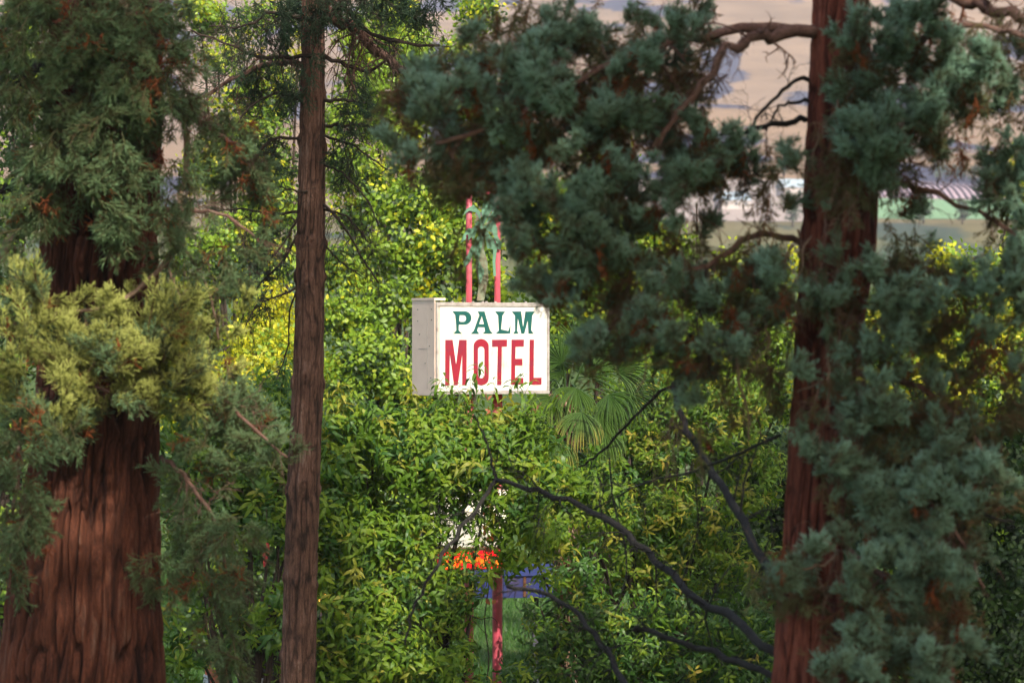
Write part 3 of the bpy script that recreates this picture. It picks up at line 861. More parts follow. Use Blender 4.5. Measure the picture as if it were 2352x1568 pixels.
# ---- right sequoia
DD = 34.0
pD = [(1690, 2150, 784 + (H + 0.3) / (S * DD)), (1752, 1990, 1700), (1768, 1945, 1568), (1780, 1940, 1400), (1793, 1938, 1250), (1806, 1952, 1050), (1820, 1965, 850), (1832, 1990, 700), (1840, 2008, 560), (1848, 2015, 400), (1856, 2012, 250), (1866, 2000, 0), (1875, 1990, -250)]
meD, bD = trunk_mesh('trunk', M_BARK_RED2, pD, DD, 300, 380, 34, 0.035, 21, 39.0, nz=1.8, knots=[(H - (890 - 784) * S * DD, .72, .07), (H - (1430 - 784) * S * DD, .78, .06)])
seqD = thing('slim_sequoia', 'russet-trunked sequoia on the right wrapped in blue-green brush-like foliage', 'tree', (bD[0], DD, 0))
o = link('trunk', meD, seqD); o.location = (-bD[0], -DD, 0)
HANG = []
D_L = [
    ([(1890, 72, 34), (1800, 72, 33.6), (1740, 88, 33.4), (1680, 118, 33.3), (1625, 165, 33.2), (1560, 250, 33.1), (1500, 340, 33)], .062, .025, M_BOUGH, 6),
    ([(1890, 62, 34), (1760, 66, 33.8), (1660, 74, 33.7), (1560, 92, 33.6), (1450, 130, 33.4), (1300, 200, 33.3), (1150, 280, 33.2), (1000, 330, 33.2)], .05, .02, M_BOUGH, 14),
    ([(1865, 182, 34), (1825, 188, 33.9), (1780, 225, 33.9), (1740, 275, 33.8), (1715, 315, 33.8)], .022, .012, M_DEAD, 3),
    ([(1862, 232, 34), (1815, 236, 33.9), (1785, 255, 33.9), (1760, 300, 33.8)], .018, .01, M_DEAD, 3),
    ([(1850, 276, 34), (1800, 280, 33.8), (1730, 298, 33.7), (1620, 360, 33.6), (1450, 460, 33.4), (1290, 560, 33.3)], .028, .014, M_DEAD, 10),
    ([(1845, 560, 34), (1740, 540, 33.7), (1640, 600, 33.5), (1500, 660, 33.4), (1400, 760, 33.4)], .035, .014, M_BOUGH, 10),
    ([(1840, 700, 34), (1740, 760, 33.6), (1640, 800, 33.5), (1600, 870, 33.5)], .025, .012, M_BOUGH, 8),
    ([(1980, 160, 34), (2080, 110, 33.4), (2220, 60, 33.2), (2380, 90, 33)], .045, .02, M_BOUGH, 8),
    ([(2080, -40, 34.4), (2200, 0, 34.2), (2290, 24, 34), (2400, 60, 34)], .06, .05, M_BOUGH, 4),
    ([(1990, 420, 34), (2100, 430, 33.4), (2230, 480, 33.2), (2380, 560, 33)], .035, .015, M_BOUGH, 8),
    ([(1980, 640, 34), (2080, 600, 33.4), (2200, 640, 33.2), (2380, 700, 33)], .035, .015, M_BOUGH, 8),
    ([(1960, 850, 34), (2080, 880, 33.4), (2200, 960, 33.2), (2290, 1080, 33)], .035, .015, M_BOUGH, 8),
    ([(1940, 1060, 34), (2060, 1100, 33.4), (2180, 1200, 33.2), (2260, 1350, 33)], .035, .015, M_BOUGH, 8),
    ([(1930, 1250, 34), (2040, 1330, 33.4), (2140, 1450, 33.2), (2200, 1600, 33)], .035, .015, M_BOUGH, 8),
    ([(1880, 1230, 33.7), (1920, 1270, 33.3), (1880, 1300, 33.1), (1820, 1310, 33)], .016, .01, M_PALETWIG, 4),
    ([(1960, 900, 33.6), (1950, 960, 33.4), (1972, 1030, 33.4), (1985, 1080, 33.3)], .022, .014, M_PALETWIG, 3),
    ([(2010, 560, 33.6), (1960, 700, 33.4), (1900, 860, 33.3), (1830, 900, 33.3)], .014, .008, M_PALETWIG, 4),
    ([(1690, 790, 33.5), (1700, 880, 33.4), (1716, 940, 33.4), (1722, 1010, 33.4)], .014, .008, M_PALETWIG, 3),
    ([(2150, 980, 33.2), (2210, 1120, 33.1), (2260, 1180, 33.1), (2330, 1200, 33.1)], .02, .01, M_DEAD, 4),
]
for k, (pts, r0, r1, mt, tw) in enumerate(D_L):
    limb(seqD, 'branch', px_path(pts, DD), r0, r1, mt, twigs=tw * 2, tl=0.4, seed=200 + k, n=18)
for k in range(26):
    x0 = random.uniform(1450, 1860); y0 = random.uniform(470, 820)
    d0 = random.uniform(33.3, 34.2)
    pts = [(x0, y0, d0)]
    for q in range(4):
        pts.append((pts[-1][0] + random.uniform(-30, 16), pts[-1][1] + random.uniform(30, 70), d0))
    limb(seqD, 'branch', px_path(pts, DD), random.uniform(.006, .013), .004, random.choice([M_BOUGH, M_TWIG, M_PALETWIG]), twigs=9, tl=.32, seed=600 + k, n=12, droop=.5)
for k in range(16):                       # thin drooping sprays in front of the trunk
    x0 = random.uniform(1850, 2010); y0 = random.uniform(120, 1000)
    pts = [(x0, y0, 33.15)]
    for q in range(4):
        pts.append((pts[-1][0] + random.uniform(-26, 14), pts[-1][1] + random.uniform(26, 60), 33.0))
    pp = limb(seqD, 'branch', px_path(pts, DD), random.uniform(.006, .012), .004, random.choice([M_BOUGH, M_PALETWIG]), twigs=7, tl=.28, seed=700 + k, n=12, droop=.5)
    for q in (5, 8, 11):
        HANG.append((Vector(pp[q]), orient((random.gauss(0, .4), -.4, -.8)), random.uniform(.6, 1.0), random.choice((0, 1, 5, 6))))
DEADB = [
    ([(1800, 1345, 34.2), (1765, 1300, 35), (1700, 1190, 37), (1640, 1085, 39), (1600, 1030, 40), (1565, 960, 41), (1545, 890, 42), (1560, 868, 42.2), (1600, 858, 42.4)], .058, .03, 6),
    ([(1600, 862, 42.3), (1520, 900, 42.6), (1450, 965, 43), (1390, 1030, 43.4), (1330, 1072, 43.6)], .028, .014, 6),
    ([(1795, 1500, 34.3), (1640, 1400, 37), (1510, 1290, 40), (1430, 1215, 41), (1330, 1158, 42), (1230, 1122, 43), (1140, 1103, 44)], .055, .034, 10),
    ([(1142, 1104, 44), (1128, 1060, 44.2), (1118, 1010, 44.3), (1088, 952, 44.4)], .024, .012, 3),
    ([(1140, 1103, 44), (1085, 1180, 43.6), (1010, 1285, 43), (950, 1400, 42.5), (930, 1480, 42.3)], .034, .016, 12),
    ([(1560, 1700, 36), (1440, 1575, 38), (1390, 1490, 39), (1320, 1405, 40), (1245, 1360, 41), (1165, 1345, 41.5)], .045, .026, 8),
    ([(1790, 1000, 34.3), (1600, 1080, 37), (1480, 1110, 39), (1360, 1170, 40)], .02, .009, 6),
    ([(1400, 1050, 43), (1408, 1150, 43), (1440, 1290, 42.5), (1410, 1420, 42)], .014, .008, 5),
    ([(1800, 1560, 34.3), (1620, 1490, 36), (1480, 1445, 37), (1460, 1440, 37)], .04, .03, 5),
    ([(1600, 1110, 38.5), (1600, 1230, 38.5), (1560, 1350, 38.5)], .012, .007, 4),
    ([(1700, 1190, 37), (1712, 1100, 37), (1745, 1010, 37), (1740, 960, 37)], .016, .008, 4),
]
for k, (pts, r0, r1, tw) in enumerate(DEADB):
    limb(seqD, 'dead_branch', px_path(pts, 40), r0 * .82, r1 * .8, M_DEAD, twigs=int(tw * 2.2), tl=0.6, seed=300 + k, n=22, label='bare blackened branch arching out from the trunk' if k == 2 else None)

D_F = [
    (2010, 110, 90, 80), (1975, 70, 50, 60, .6), (2150, 60, 110, 60), (2300, 120, 80, 90), (1985, 200, 60, 55), (2110, 190, 110, 80), (2250, 210, 90, 60), (2350, 220, 40, 60),
    (2000, 310, 80, 70), (2080, 350, 90, 60), (2210, 310, 80, 60), (2320, 320, 50, 50), (1960, 400, 70, 60), (2040, 450, 60, 50), (2290, 440, 60, 50, .7), (2350, 480, 30, 60),
    (2070, 590, 80, 60), (2010, 660, 80, 60), (2280, 590, 70, 60, .9), (2150, 640, 80, 60), (2110, 720, 110, 60), (2250, 700, 90, 60, .8),
    (2030, 790, 80, 60), (2170, 820, 130, 70), (2310, 820, 50, 70, .8), (2080, 910, 110, 70), (2220, 930, 100, 70), (1990, 880, 60, 50, .7), (1900, 640, 50, 80, .6), 
    (2190, 1030, 100, 70), (2060, 1070, 110, 70), (1960, 1090, 70, 45), (1890, 1060, 50, 40, .7), (2270, 1120, 50, 60, .8), (2150, 1170, 110, 60), (2010, 1160, 90, 50), (2060, 1250, 90, 60), (2180, 1270, 80, 70),
    (1830, 1290, 50, 45), (1780, 1335, 45, 35), (1850, 1350, 50, 40), (1990, 1250, 60, 40), (2020, 1370, 80, 60), (2140, 1390, 90, 60), (2050, 1460, 100, 50), (2170, 1490, 80, 60), (1970, 1500, 70, 50), (2080, 1550, 110, 40), (2230, 1400, 40, 60, .6), (1900, 1540, 40, 30, .6),
    # boughs that reach in front of the sign's right corner
    (1250, 60, 110, 70), (1390, 60, 110, 70), (1500, 110, 90, 70), (1330, 150, 120, 80), (1470, 210, 100, 70), (1180, 110, 80, 80), (1110, 60, 50, 50, .6), (1590, 30, 50, 40, .6),
    (1000, 185, 80, 50), (940, 250, 65, 55), (1050, 260, 100, 70), (1170, 250, 110, 70), (1290, 280, 110, 70), (980, 350, 80, 55), (1100, 360, 100, 50), (1220, 350, 90, 55), (1030, 415, 70, 30), (900, 310, 40, 40, .7),
    (1080, 415, 70, 40), (1160, 410, 60, 45), (1105, 475, 28, 60, .45), (1175, 520, 32, 70, .6), (1055, 545, 25, 40, .3), (1110, 590, 16, 60, .3), (1440, 310, 80, 60), (1520, 350, 80, 70), (1590, 400, 60, 60), (1400, 400, 90, 50), (1290, 440, 80, 50), (1250, 510, 90, 50), (1380, 480, 100, 55), (1330, 570, 100, 60), (1260, 640, 60, 50),
    (1300, 680, 60, 40), (1430, 610, 100, 60), (1530, 600, 80, 60), (1490, 690, 100, 60), (1640, 640, 80, 60), (1600, 310, 50, 60, .7), (1640, 380, 50, 50), (1700, 420, 80, 50), (1780, 460, 55, 45, .8), (1720, 340, 70, 30, .8), (1800, 350, 40, 40, .7),
    (1570, 760, 90, 45), (1420, 740, 70, 60), (1380, 820, 55, 50), (1690, 700, 70, 60), (1600, 170, 60, 60, .8), (1790, 680, 40, 60, .6), (1740, 560, 60, 50, .6), (1590, 500, 40, 40, .5),
    (1700, 830, 60, 50, .5), (1790, 860, 40, 70, .5), (1600, 840, 60, 30, .5), (1640, 950, 60, 60, .25), (1500, 800, 60, 40, .5), (1640, 780, 80, 60, .7), (1740, 640, 70, 70, .6), (1680, 560, 50, 40, .5), (1420, 280, 70, 60), (1350, 350, 80, 60), (1480, 440, 80, 50), (1440, 530, 80, 50), (1570, 540, 60, 50, .7), (1560, 450, 60, 50, .7), (1200, 440, 70, 50), (1210, 180, 90, 60), (1120, 190, 70, 60), (1080, 130, 60, 60), (1260, 120, 80, 60), (1390, 220, 80, 60), (1530, 250, 50, 60), (1580, 110, 60, 60), (2350, 400, 40, 60), (2350, 640, 40, 80), (2350, 900, 40, 60, .7), (2160, 250, 60, 60), (2180, 140, 80, 60), (2070, 260, 60, 50), (2100, 1000, 100, 60), (2120, 1110, 80, 50), (2250, 1020, 70, 60), (2000, 970, 60, 50), (2110, 1330, 90, 60), (2010, 1300, 60, 50), (2090, 1180, 80, 50), (1560, 240, 60, 50),
]
itemsD = list(HANG)
GAPS = [(2168, 478, 52, 62), (1742, 225, 92, 100), (2255, 352, 38, 34), (1790, 520, 34, 60), (1600, 500, 34, 40), (1680, 250, 40, 60)]


def in_gap(p):
    px = p.x / (S * p.y) + 1176; py = 784 - (p.z - H) / (S * p.y)
    return any(((px - g[0]) / g[2]) ** 2 + ((py - g[1]) / g[3]) ** 2 < random.uniform(.7, 1.5) for g in GAPS)


for L_ in D_F:
    px, py, rx, ry = L_[:4]; den = L_[4] if len(L_) > 4 else 1.0
    for _ in range(max(2, int(rx * ry * den / 300))):
        r = math.sqrt(random.random()) * 1.05; a = random.uniform(0, 6.283)
        c_ = P(px + r * rx * math.cos(a), py + 14 + r * ry * math.sin(a), random.uniform(33.2, 34.4) if px < 1780 else random.uniform(33.0, 33.6))
        if clumpy(c_, 1.9, -.13, 9.0) and not in_gap(c_):
            itemsD.append((c_, orient((random.gauss(-.1, .5), random.gauss(0, .5), random.gauss(-.8, .5))), random.uniform(.7, 1.2), 5 + random.randrange(2)))
    for _ in range(max(1, int(rx * ry * den / 250))):
        # tufts: one to four sprays opening out of one point, in loose groups with gaps
        r = math.sqrt(random.random()); a = random.uniform(0, 6.283)
        d = random.uniform(32.5, 33.5) if px > 1780 else random.uniform(32.6, 34.1)
        c_ = P(px + r * rx * math.cos(a), py + r * ry * math.sin(a), d)
        if py < 200 and open_to_sun(c_, 0.3):
            continue
        if in_gap(c_) or not clumpy(c_, 2.2, .05):
            continue
        out = Vector((math.cos(a) * .5 + random.gauss(0, .25), -.5, .6 - math.sin(a) * .3 + random.gauss(0, .3)))
        deadp = random.random() < (0.13 if py < 950 else 0.06)
        for q in range(1 if deadp else random.choice((1, 2, 3, 4))):
            v_ = Vector((random.gauss(0, 1), random.gauss(0, 1) - .2, random.gauss(0, 1) + .3)).normalized()
            if deadp:
                v_ = Vector((random.gauss(0, .3), random.gauss(0, .3), -1))
            itemsD.append((c_ + v_ * random.uniform(.02, .10), orient(v_ * .7 + out * .8) if not deadp else orient(v_), random.uniform(0.6, 1.1), 4 if deadp else random.randrange(4)))
for _ in range(240):
    z = random.uniform(15.5, 38); rr = 3.9 * (1 - (z - 10.5) / 34) * random.uniform(.35, 1)
    a = random.uniform(0, 6.283)
    q_ = Vector((bD[0] + rr * math.cos(a), DD + rr * math.sin(a), z))
    if not open_to_sun(q_, 3.0):
        itemsD.append((q_, orient((math.cos(a), math.sin(a), 0.3)), random.uniform(3.0, 4.4), random.randrange(4)))
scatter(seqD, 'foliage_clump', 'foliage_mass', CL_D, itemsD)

# ---- unseen sequoias added right of the picture to shade trunks and bushes
def shade_sequoia(label, x, y, low, top, rad, n, seed):
    t = thing('giant_sequoia', label, 'tree', (x, y, 0))
    pr = [(1176 - 30 * 34 / y, 1176 + 160, H / (S * y) + 784), (1176 - 10, 1176 + 130, 784)]
    hw = .42
    mb = MB(); tube(mb, catmull([(0, 0, 0), (.05, 0, top * .4), (0, 0, top)], 20), hw, .08, 20, .06)
    link('trunk', mb.mesh('trunk', M_BARK_RED2), t)
    it = []
    for _ in range(n):
        z = random.uniform(low, top); rr = rad * (1 - .6 * (z - low) / (top - low)) * math.sqrt(random.uniform(.03, 1))
        a = random.uniform(0, 6.283)
        q_ = Vector((x + rr * math.cos(a), y + rr * math.sin(a), z))
        if open_to_sun(q_, 3.0) or in_frame(q_ - Vector((.8, 0, .8))) or in_frame(q_ - Vector((.8, 0, 0))):
            continue
        it.append((q_, orient((math.cos(a), math.sin(a), 0.2)), random.uniform(2.8, 4.2), random.randrange(4)))
    if seed == 1:
        for _ in range(900):  # extra clumps packed in to shade the left trunk
            q_ = Vector((random.gauss(3.4, 1.5), random.gauss(20.5, 1.6), random.uniform(15.5, 22.6)))
            if (q_.x, q_.z) and any((q_ - c - sun_dir * (q_ - c).dot(sun_dir)).length < rad * 1.15 for c, rad in SUN_GAPS):
                continue
            it.append((q_, orient((random.gauss(0, 1), random.gauss(0, 1), .3)), random.uniform(1.4, 2.0), random.randrange(4)))
    scatter(t, 'foliage_clump', 'foliage_mass', CL_D[:4], it, 8, pk='stuff')


shade_sequoia('full-crowned unseen sequoia added for shade just beyond the right edge, nearest to the viewer', 5.2, 20.5, 11.0, 41.0, 4.4, 2200, 1)
shade_sequoia('low-skirted unseen sequoia added for shade beyond the right edge beside the nearest one', 12.4, 23.5, 7.0, 38.0, 4.6, 1500, 2)
shade_sequoia('shorter unseen sequoia added for shade beyond the right edge behind the russet trunk', 10.6, 41.0, 6.0, 21.8, 4.0, 1000, 3)

# ---- slender conifer trunk in the middle left
DB = 56.0
pB = [(640, 728, 784 + (H + 0.3) / (S * DB)), (643, 722, 1568), (652, 728, 1300), (662, 735, 1080), (668, 740, 950), (673, 742, 880), (678, 744, 700), (682, 747, 500), (687, 748, 250), (691, 747, 0), (694, 745, -200)]
kn = []
for py in (875, 1120, 1335, 1515, 640, 560, 330, 210):
    for t_ in (0.53, 0.97, 0.75):
        kn.append((H - (py + random.uniform(-12, 12) - 784) * S * DB, t_ + random.uniform(-.03, .03), random.uniform(0.07, 0.10)))
meB, bB = trunk_mesh('trunk', M_BARK_BROWN, pB, DB, 170, 420, 22, 0.018, 31, 24.0, knots=kn, nz=2.6, warp=0.6)
conB = thing('slender_conifer', 'straight slender brown conifer trunk with bare side twigs left of the sign', 'tree', (bB[0], DB, 0))
o = link('trunk', meB, conB); o.location = (-bB[0], -DB, 0)
B_L = [
    ([(740, 25), (790, 55), (830, 82), (880, 125), (945, 168)], .085, .06, 4), ([(742, -20), (800, 30), (860, 80), (930, 100), (1010, 105)], .04, .02, 8),
    ([(745, 128), (800, 150), (850, 165), (885, 140), (905, 128)], .035, .015, 6), ([(745, 135), (690, 128), (600, 130), (520, 100), (440, 70)], .035, .014, 9),
    ([(692, 150), (640, 140), (570, 165), (490, 205), (430, 250)], .055, .02, 7), ([(745, 230), (800, 232), (860, 240)], .03, .012, 5),
    ([(745, 290), (800, 288), (850, 292), (920, 310)], .028, .012, 6), ([(690, 320), (640, 318), (600, 340), (560, 400)], .025, .01, 8),
    ([(745, 310), (800, 330), (840, 355), (890, 390)], .022, .01, 6), ([(744, 430), (690, 440), (640, 430), (600, 440)], .02, .01, 6),
    ([(684, 487), (620, 490), (560, 480), (500, 485)], .022, .01, 9), ([(744, 470), (790, 520), (830, 590), (870, 650)], .022, .01, 7),
    ([(744, 480), (800, 500), (850, 560)], .02, .009, 6), ([(684, 500), (650, 560), (600, 620), (565, 690)], .018, .008, 6),
    ([(682, 545), (650, 600), (590, 660), (560, 720), (540, 780)], .022, .008, 7), ([(680, 660), (640, 680), (590, 700), (560, 760)], .018, .007, 6),
    ([(680, 670), (665, 720), (660, 800), (640, 860)], .016, .007, 6), ([(745, 60), (800, -10), (850, -40)], .03, .015, 5),
    ([(690, 40), (620, 30), (560, 60), (480, 60)], .03, .012, 9), ([(690, 230), (640, 215), (580, 240), (540, 290)], .025, .01, 7),
    ([(745, 560), (780, 600), (840, 640)], .015, .007, 5), ([(745, 380), (790, 400), (850, 470), (870, 520)], .018, .008, 6),
    ([(745, 10), (840, -10), (930, 30), (1000, 60)], .03, .012, 10),
]
for k, (pts, r0, r1, tw) in enumerate(B_L):
    limb(conB, 'branch', px_path([(p[0], p[1], DB - 0.1 - 0.6 * (i / len(pts)) * (1 if k % 2 else -1)) for i, p in enumerate(pts)], DB), r0, r1, M_BOUGH if r0 > .05 else M_TWIG, twigs=int(tw * 3.2), tl=0.7, seed=400 + k, n=14, droop=0.5)
itemsB = []
for (px, py, rx, ry, n) in [(620, 60, 110, 60, 34), (560, 160, 80, 60, 22), (640, 220, 60, 60, 14), (800, 20, 90, 40, 26), (900, 20, 90, 40, 24), (790, 330, 40, 90, 14), (600, 380, 70, 80, 18), (620, 560, 60, 70, 12), (840, 240, 50, 70, 10), (980, 40, 60, 40, 12), (700, 30, 60, 50, 18), (690, 180, 50, 70, 12), (590, 660, 40, 60, 6)]:
    for _ in range(n):
        r = math.sqrt(random.random()); a = random.uniform(0, 6.283)
        itemsB.append((P(px + r * rx * math.cos(a), py + r * ry * math.sin(a), random.uniform(54.8, 57.2)), orient((random.gauss(0, .5), random.gauss(0, .4), -1)), random.uniform(0.9, 1.5), random.randrange(3)))
for _ in range(160):
    z = random.uniform(14.0, 24); rr = 2.4 * (1 - (z - 13) / 13) * random.uniform(.3, 1); a = random.uniform(0, 6.283)
    itemsB.append((Vector((bB[0] + rr * math.cos(a), DB + rr * math.sin(a), z)), orient((math.cos(a), math.sin(a), -.3)), random.uniform(3, 4.4), random.randrange(3)))
scatter(conB, 'foliage_clump', 'foliage_mass', CL_B, itemsB)


# ------------------------------------------------------------------ broadleaf shrubs and trees
def shrub(name, label, cat, base_px, d, lobes, meshes, weights, per, scale=(0.6, 1.3), nparts=300, group=None, stem_r=0.06, stem_mat=None, up=0.5, extra=None, part='leafy_sprig', mass='leaf_mass', depth=1.0, fill=0.55, gap=-.20):
    bx = (base_px - 1176) * S * d
    root = thing(name, label, cat, (bx, d, 0), group=group)
    items = []
    cs = []
    for (px, py, rx, ry, *o_) in lobes:
        dd = d + (o_[0] if o_ else 0.0)
        k = o_[1] if len(o_) > 1 else 1.0
        c = P(px, py, dd); cs.append((c, rx * S * dd, ry * S * dd))
        RX, RZ = rx * S * dd, ry * S * dd
        RY = min(1.7, max(0.45, 0.5 * (RX + RZ))) * depth
        n = int(rx * ry * per * k)
        for _ in range(n):
            v = Vector((random.gauss(0, 1), random.gauss(0, 1) - 0.25, random.gauss(0, 1) + 0.1)).normalized()
            r = random.uniform(fill, 1.0) ** 0.7
            p = c + Vector((v.x * RX, v.y * RY, v.z * RZ)) * r
            if p.z < 0.1:
                continue
            if not clumpy(p, 1.15, gap, base_px * .01):
                continue
            dr = Vector((v.x * 0.9, v.y * 0.9 - .1, v.z * 0.5 + up)) + Vector((random.gauss(0, .25), random.gauss(0, .25), random.gauss(0, .2)))
            items.append((p, orient(dr), random.uniform(*scale), pick(weights)))
    if extra:
        items += extra
    sm = stem_mat or M_TWIG
    # stems rise from the base to each lobe
    for q, (c, rx, rz) in enumerate(cs):
        if q and name == 'cherry_tree' and (q in (10, 11) or c.x > -.3):
            continue
        b = Vector((bx + random.uniform(-.25, .25), d + random.uniform(-.1, .2), 0))
        mid = b.lerp(c, 0.5) + Vector((random.uniform(-.2, .2), 0.1, random.uniform(0, .3)))
        limb(root, 'trunk' if q == 0 else 'branch', [b, mid, c + Vector((0, 0, rz * 0.3))], stem_r * (1.6 if q == 0 else 0.8), stem_r * 0.25, sm, twigs=6, tl=0.5 * (rx + rz) * 0.9, seed=900 + q + int(base_px), n=9, sub=1, droop=-0.1)
    scatter(root, part, mass, meshes, items, nparts, 25 if part == 'leafy_sprig' else 0)
    return root


# cherry sprigs that stick up in front of the sign
def shoot(px, py, d, sc, lean=0.0, v=0):
    return (P(px, py, d), orient((lean, -0.1, 1)), sc, v)


W_C = [2] * 8 + [1.0] * 2 + [1.2] * 4
shr_c = shrub('cherry_tree', 'drooping-leaved cherry tree in front of the sign posts with shoots crossing the red lettering', 'tree', 1000, 63.6, [
    (1090, 1010, 140, 55, 0.4), (1200, 1000, 70, 50, 0.5), (960, 1010, 110, 55, 0), (850, 1020, 100, 60), (1120, 1050, 110, 60, 0.2, .8), (980, 1075, 140, 70, -.3), (840, 1110, 130, 80, -.3),
    (1010, 1140, 110, 30, -.2, .35), (930, 1200, 90, 80, 0, .9), (800, 1230, 120, 100, -.3), (1070, 1215, 100, 60, 0.3, .12), (1110, 1338, 36, 20, .3, .5), (1270, 1350, 50, 24, .5, .4), (1190, 1130, 60, 70, .3, .9), (1200, 1240, 60, 60, .4, .9), (1290, 1140, 70, 50, 2.0, .9), (1300, 1220, 60, 60, 2.0, .8), (1370, 1130, 60, 50, 2.0, .7),
    (900, 1330, 110, 80), (780, 1400, 120, 110, -.3), (960, 1400, 90, 80, -.1), (860, 1500, 130, 90, -.3), (1000, 1480, 60, 90, .1), (1000, 1375, 50, 40, 0, .6), (1070, 1330, 40, 12, 0, .3), (770, 1560, 90, 60), (990, 1570, 80, 50),
], SP_C, W_C, 1 / 40.0, extra=[
    shoot(996, 912, 63.1, 1.15, .12, 0), shoot(950, 925, 63.3, 1.0, -.1, 8), shoot(1078, 925, 63.2, 1.1, .1, 11), shoot(1084, 885, 63.1, 1.1, .28, 1), shoot(1060, 915, 63.1, 1.0, -.2, 3),
    shoot(1165, 912, 63.2, 1.1, .35, 12), shoot(1182, 893, 63.1, .8, .3, 4), shoot(1130, 940, 63.2, 1.0, .1, 2), shoot(935, 950, 63.2, 1.0, 0, 9), shoot(1030, 935, 63.3, 1.0, .1, 4), shoot(1110, 930, 63.3, 1.0, -.2, 0), shoot(1215, 950, 63.3, .9, .3, 1),
    shoot(1000, 950, 63.1, 1.1, .3, 2), shoot(1045, 950, 63.2, 1.1, -.3, 3), shoot(1262, 955, 63.3, .9, .3, 2), shoot(790, 960, 63.3, 1.1, -.1, 8), shoot(800, 935, 63.3, .9, .1, 9), shoot(760, 970, 63.3, .9, -.1, 8)] + [shoot(random.uniform(972, 1178), random.uniform(1140, 1285), 63.4 + random.uniform(0, .8), random.uniform(.6, .95), random.uniform(-.9, .9), random.randrange(14)) for _ in range(80)]
    + [shoot(random.uniform(985, 1170), random.uniform(1290, 1345), 63.5 + random.uniform(0, .6), random.uniform(.6, .9), random.uniform(-1, 1), random.randrange(14)) for _ in range(26)])
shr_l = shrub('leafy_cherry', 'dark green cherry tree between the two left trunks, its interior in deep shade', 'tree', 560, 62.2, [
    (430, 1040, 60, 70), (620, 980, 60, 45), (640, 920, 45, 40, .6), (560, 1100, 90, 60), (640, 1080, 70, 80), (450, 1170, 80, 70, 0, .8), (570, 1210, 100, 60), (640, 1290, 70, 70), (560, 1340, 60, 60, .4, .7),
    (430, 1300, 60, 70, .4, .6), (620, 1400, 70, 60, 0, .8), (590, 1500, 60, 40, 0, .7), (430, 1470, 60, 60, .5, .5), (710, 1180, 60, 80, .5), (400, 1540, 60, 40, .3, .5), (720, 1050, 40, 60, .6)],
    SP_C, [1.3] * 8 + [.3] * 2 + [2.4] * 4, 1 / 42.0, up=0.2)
shr_r = shrub('tall_cherry_tree', 'yellow-tipped cherry tree with small drooping leaves to the right of the palm', 'tree', 1500, 71.0, [
    (1440, 930, 55, 45), (1490, 900, 40, 45, 0, 1), (1430, 990, 50, 50, .4), (1480, 970, 80, 60), (1560, 960, 70, 60), (1450, 1060, 90, 60), (1560, 1080, 90, 70), (1660, 1010, 80, 90, .3), (1340, 1190, 100, 70, -3.4), (1290, 1120, 60, 40, -3.4), (1370, 1150, 80, 60), (1480, 1180, 90, 70), (1620, 1180, 90, 80, .2),
    (1720, 1120, 60, 90, .4), (1360, 1240, 60, 50, 0, .8), (1450, 1290, 80, 60), (1560, 1300, 90, 80, .2), (1680, 1290, 80, 80, .3), (1730, 950, 50, 60, .5, .8)],
    SP_C, [1.6] * 8 + [1.4] * 2 + [.8] * 4, 1 / 42.0, scale=(.7, 1.0))
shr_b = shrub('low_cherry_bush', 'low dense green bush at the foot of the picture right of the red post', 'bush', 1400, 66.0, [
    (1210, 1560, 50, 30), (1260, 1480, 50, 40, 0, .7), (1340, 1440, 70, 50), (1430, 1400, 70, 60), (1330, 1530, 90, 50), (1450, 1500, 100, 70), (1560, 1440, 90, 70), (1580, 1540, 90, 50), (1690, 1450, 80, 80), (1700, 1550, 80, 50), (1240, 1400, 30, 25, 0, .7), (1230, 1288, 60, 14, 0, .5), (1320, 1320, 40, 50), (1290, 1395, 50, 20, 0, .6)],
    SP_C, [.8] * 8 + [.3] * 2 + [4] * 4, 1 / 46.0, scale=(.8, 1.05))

def added_shade_tree(label, x, y, top, rx, ry, low, n):  # unseen trees added right of the view to shade the bushes
    t = thing('shade_walnut', label, 'tree', (x, y, 0))
    mb = MB(); tube(mb, catmull([(0, 0, 0), (.1, .1, top * .3), (-.1, 0, top * .8)], 12), .24, .08, 10, .1)
    link('trunk', mb.mesh('trunk', M_BOUGH), t)
    it = []
    for _ in range(n):
        v = Vector((random.gauss(0, 1), random.gauss(0, 1), random.gauss(0, 1))).normalized() * random.random() ** .4
        p = Vector((x + v.x * rx, y + v.y * ry, (top + low) / 2 + v.z * (top - low) / 2))
        if open_to_sun(p, 1.0):
            continue
        it.append((p, orient((v.x, v.y, .5)), random.uniform(2.6, 3.8), 3 + random.randrange(7)))
    scatter(t, 'leaf_cluster', 'leaf_mass', BC, it, 8, pk='stuff')


added_shade_tree('broad unseen walnut added for shade beyond the right edge near the russet trunk', 12.3, 53.0, 20.0, 3.9, 3.6, 3.0, 700)
added_shade_tree('rounded unseen walnut added for shade further back beyond the right edge of the view', 14.3, 63.0, 23.0, 4.3, 4.5, 3.0, 1000)

# background trees
def bgtree(name, label, base, d, lobes, w, per=1 / 62.0, nparts=300, scale=(1.0, 1.5), cat='tree', **k):
    return shrub(name, label, cat, base, d, lobes, BC, w, per, scale=scale, nparts=nparts, part='leaf_cluster', mass='leaf_mass', up=0.1, stem_r=0.09, stem_mat=M_TWIG, depth=1.2, fill=0.45, gap=-.12, **k)


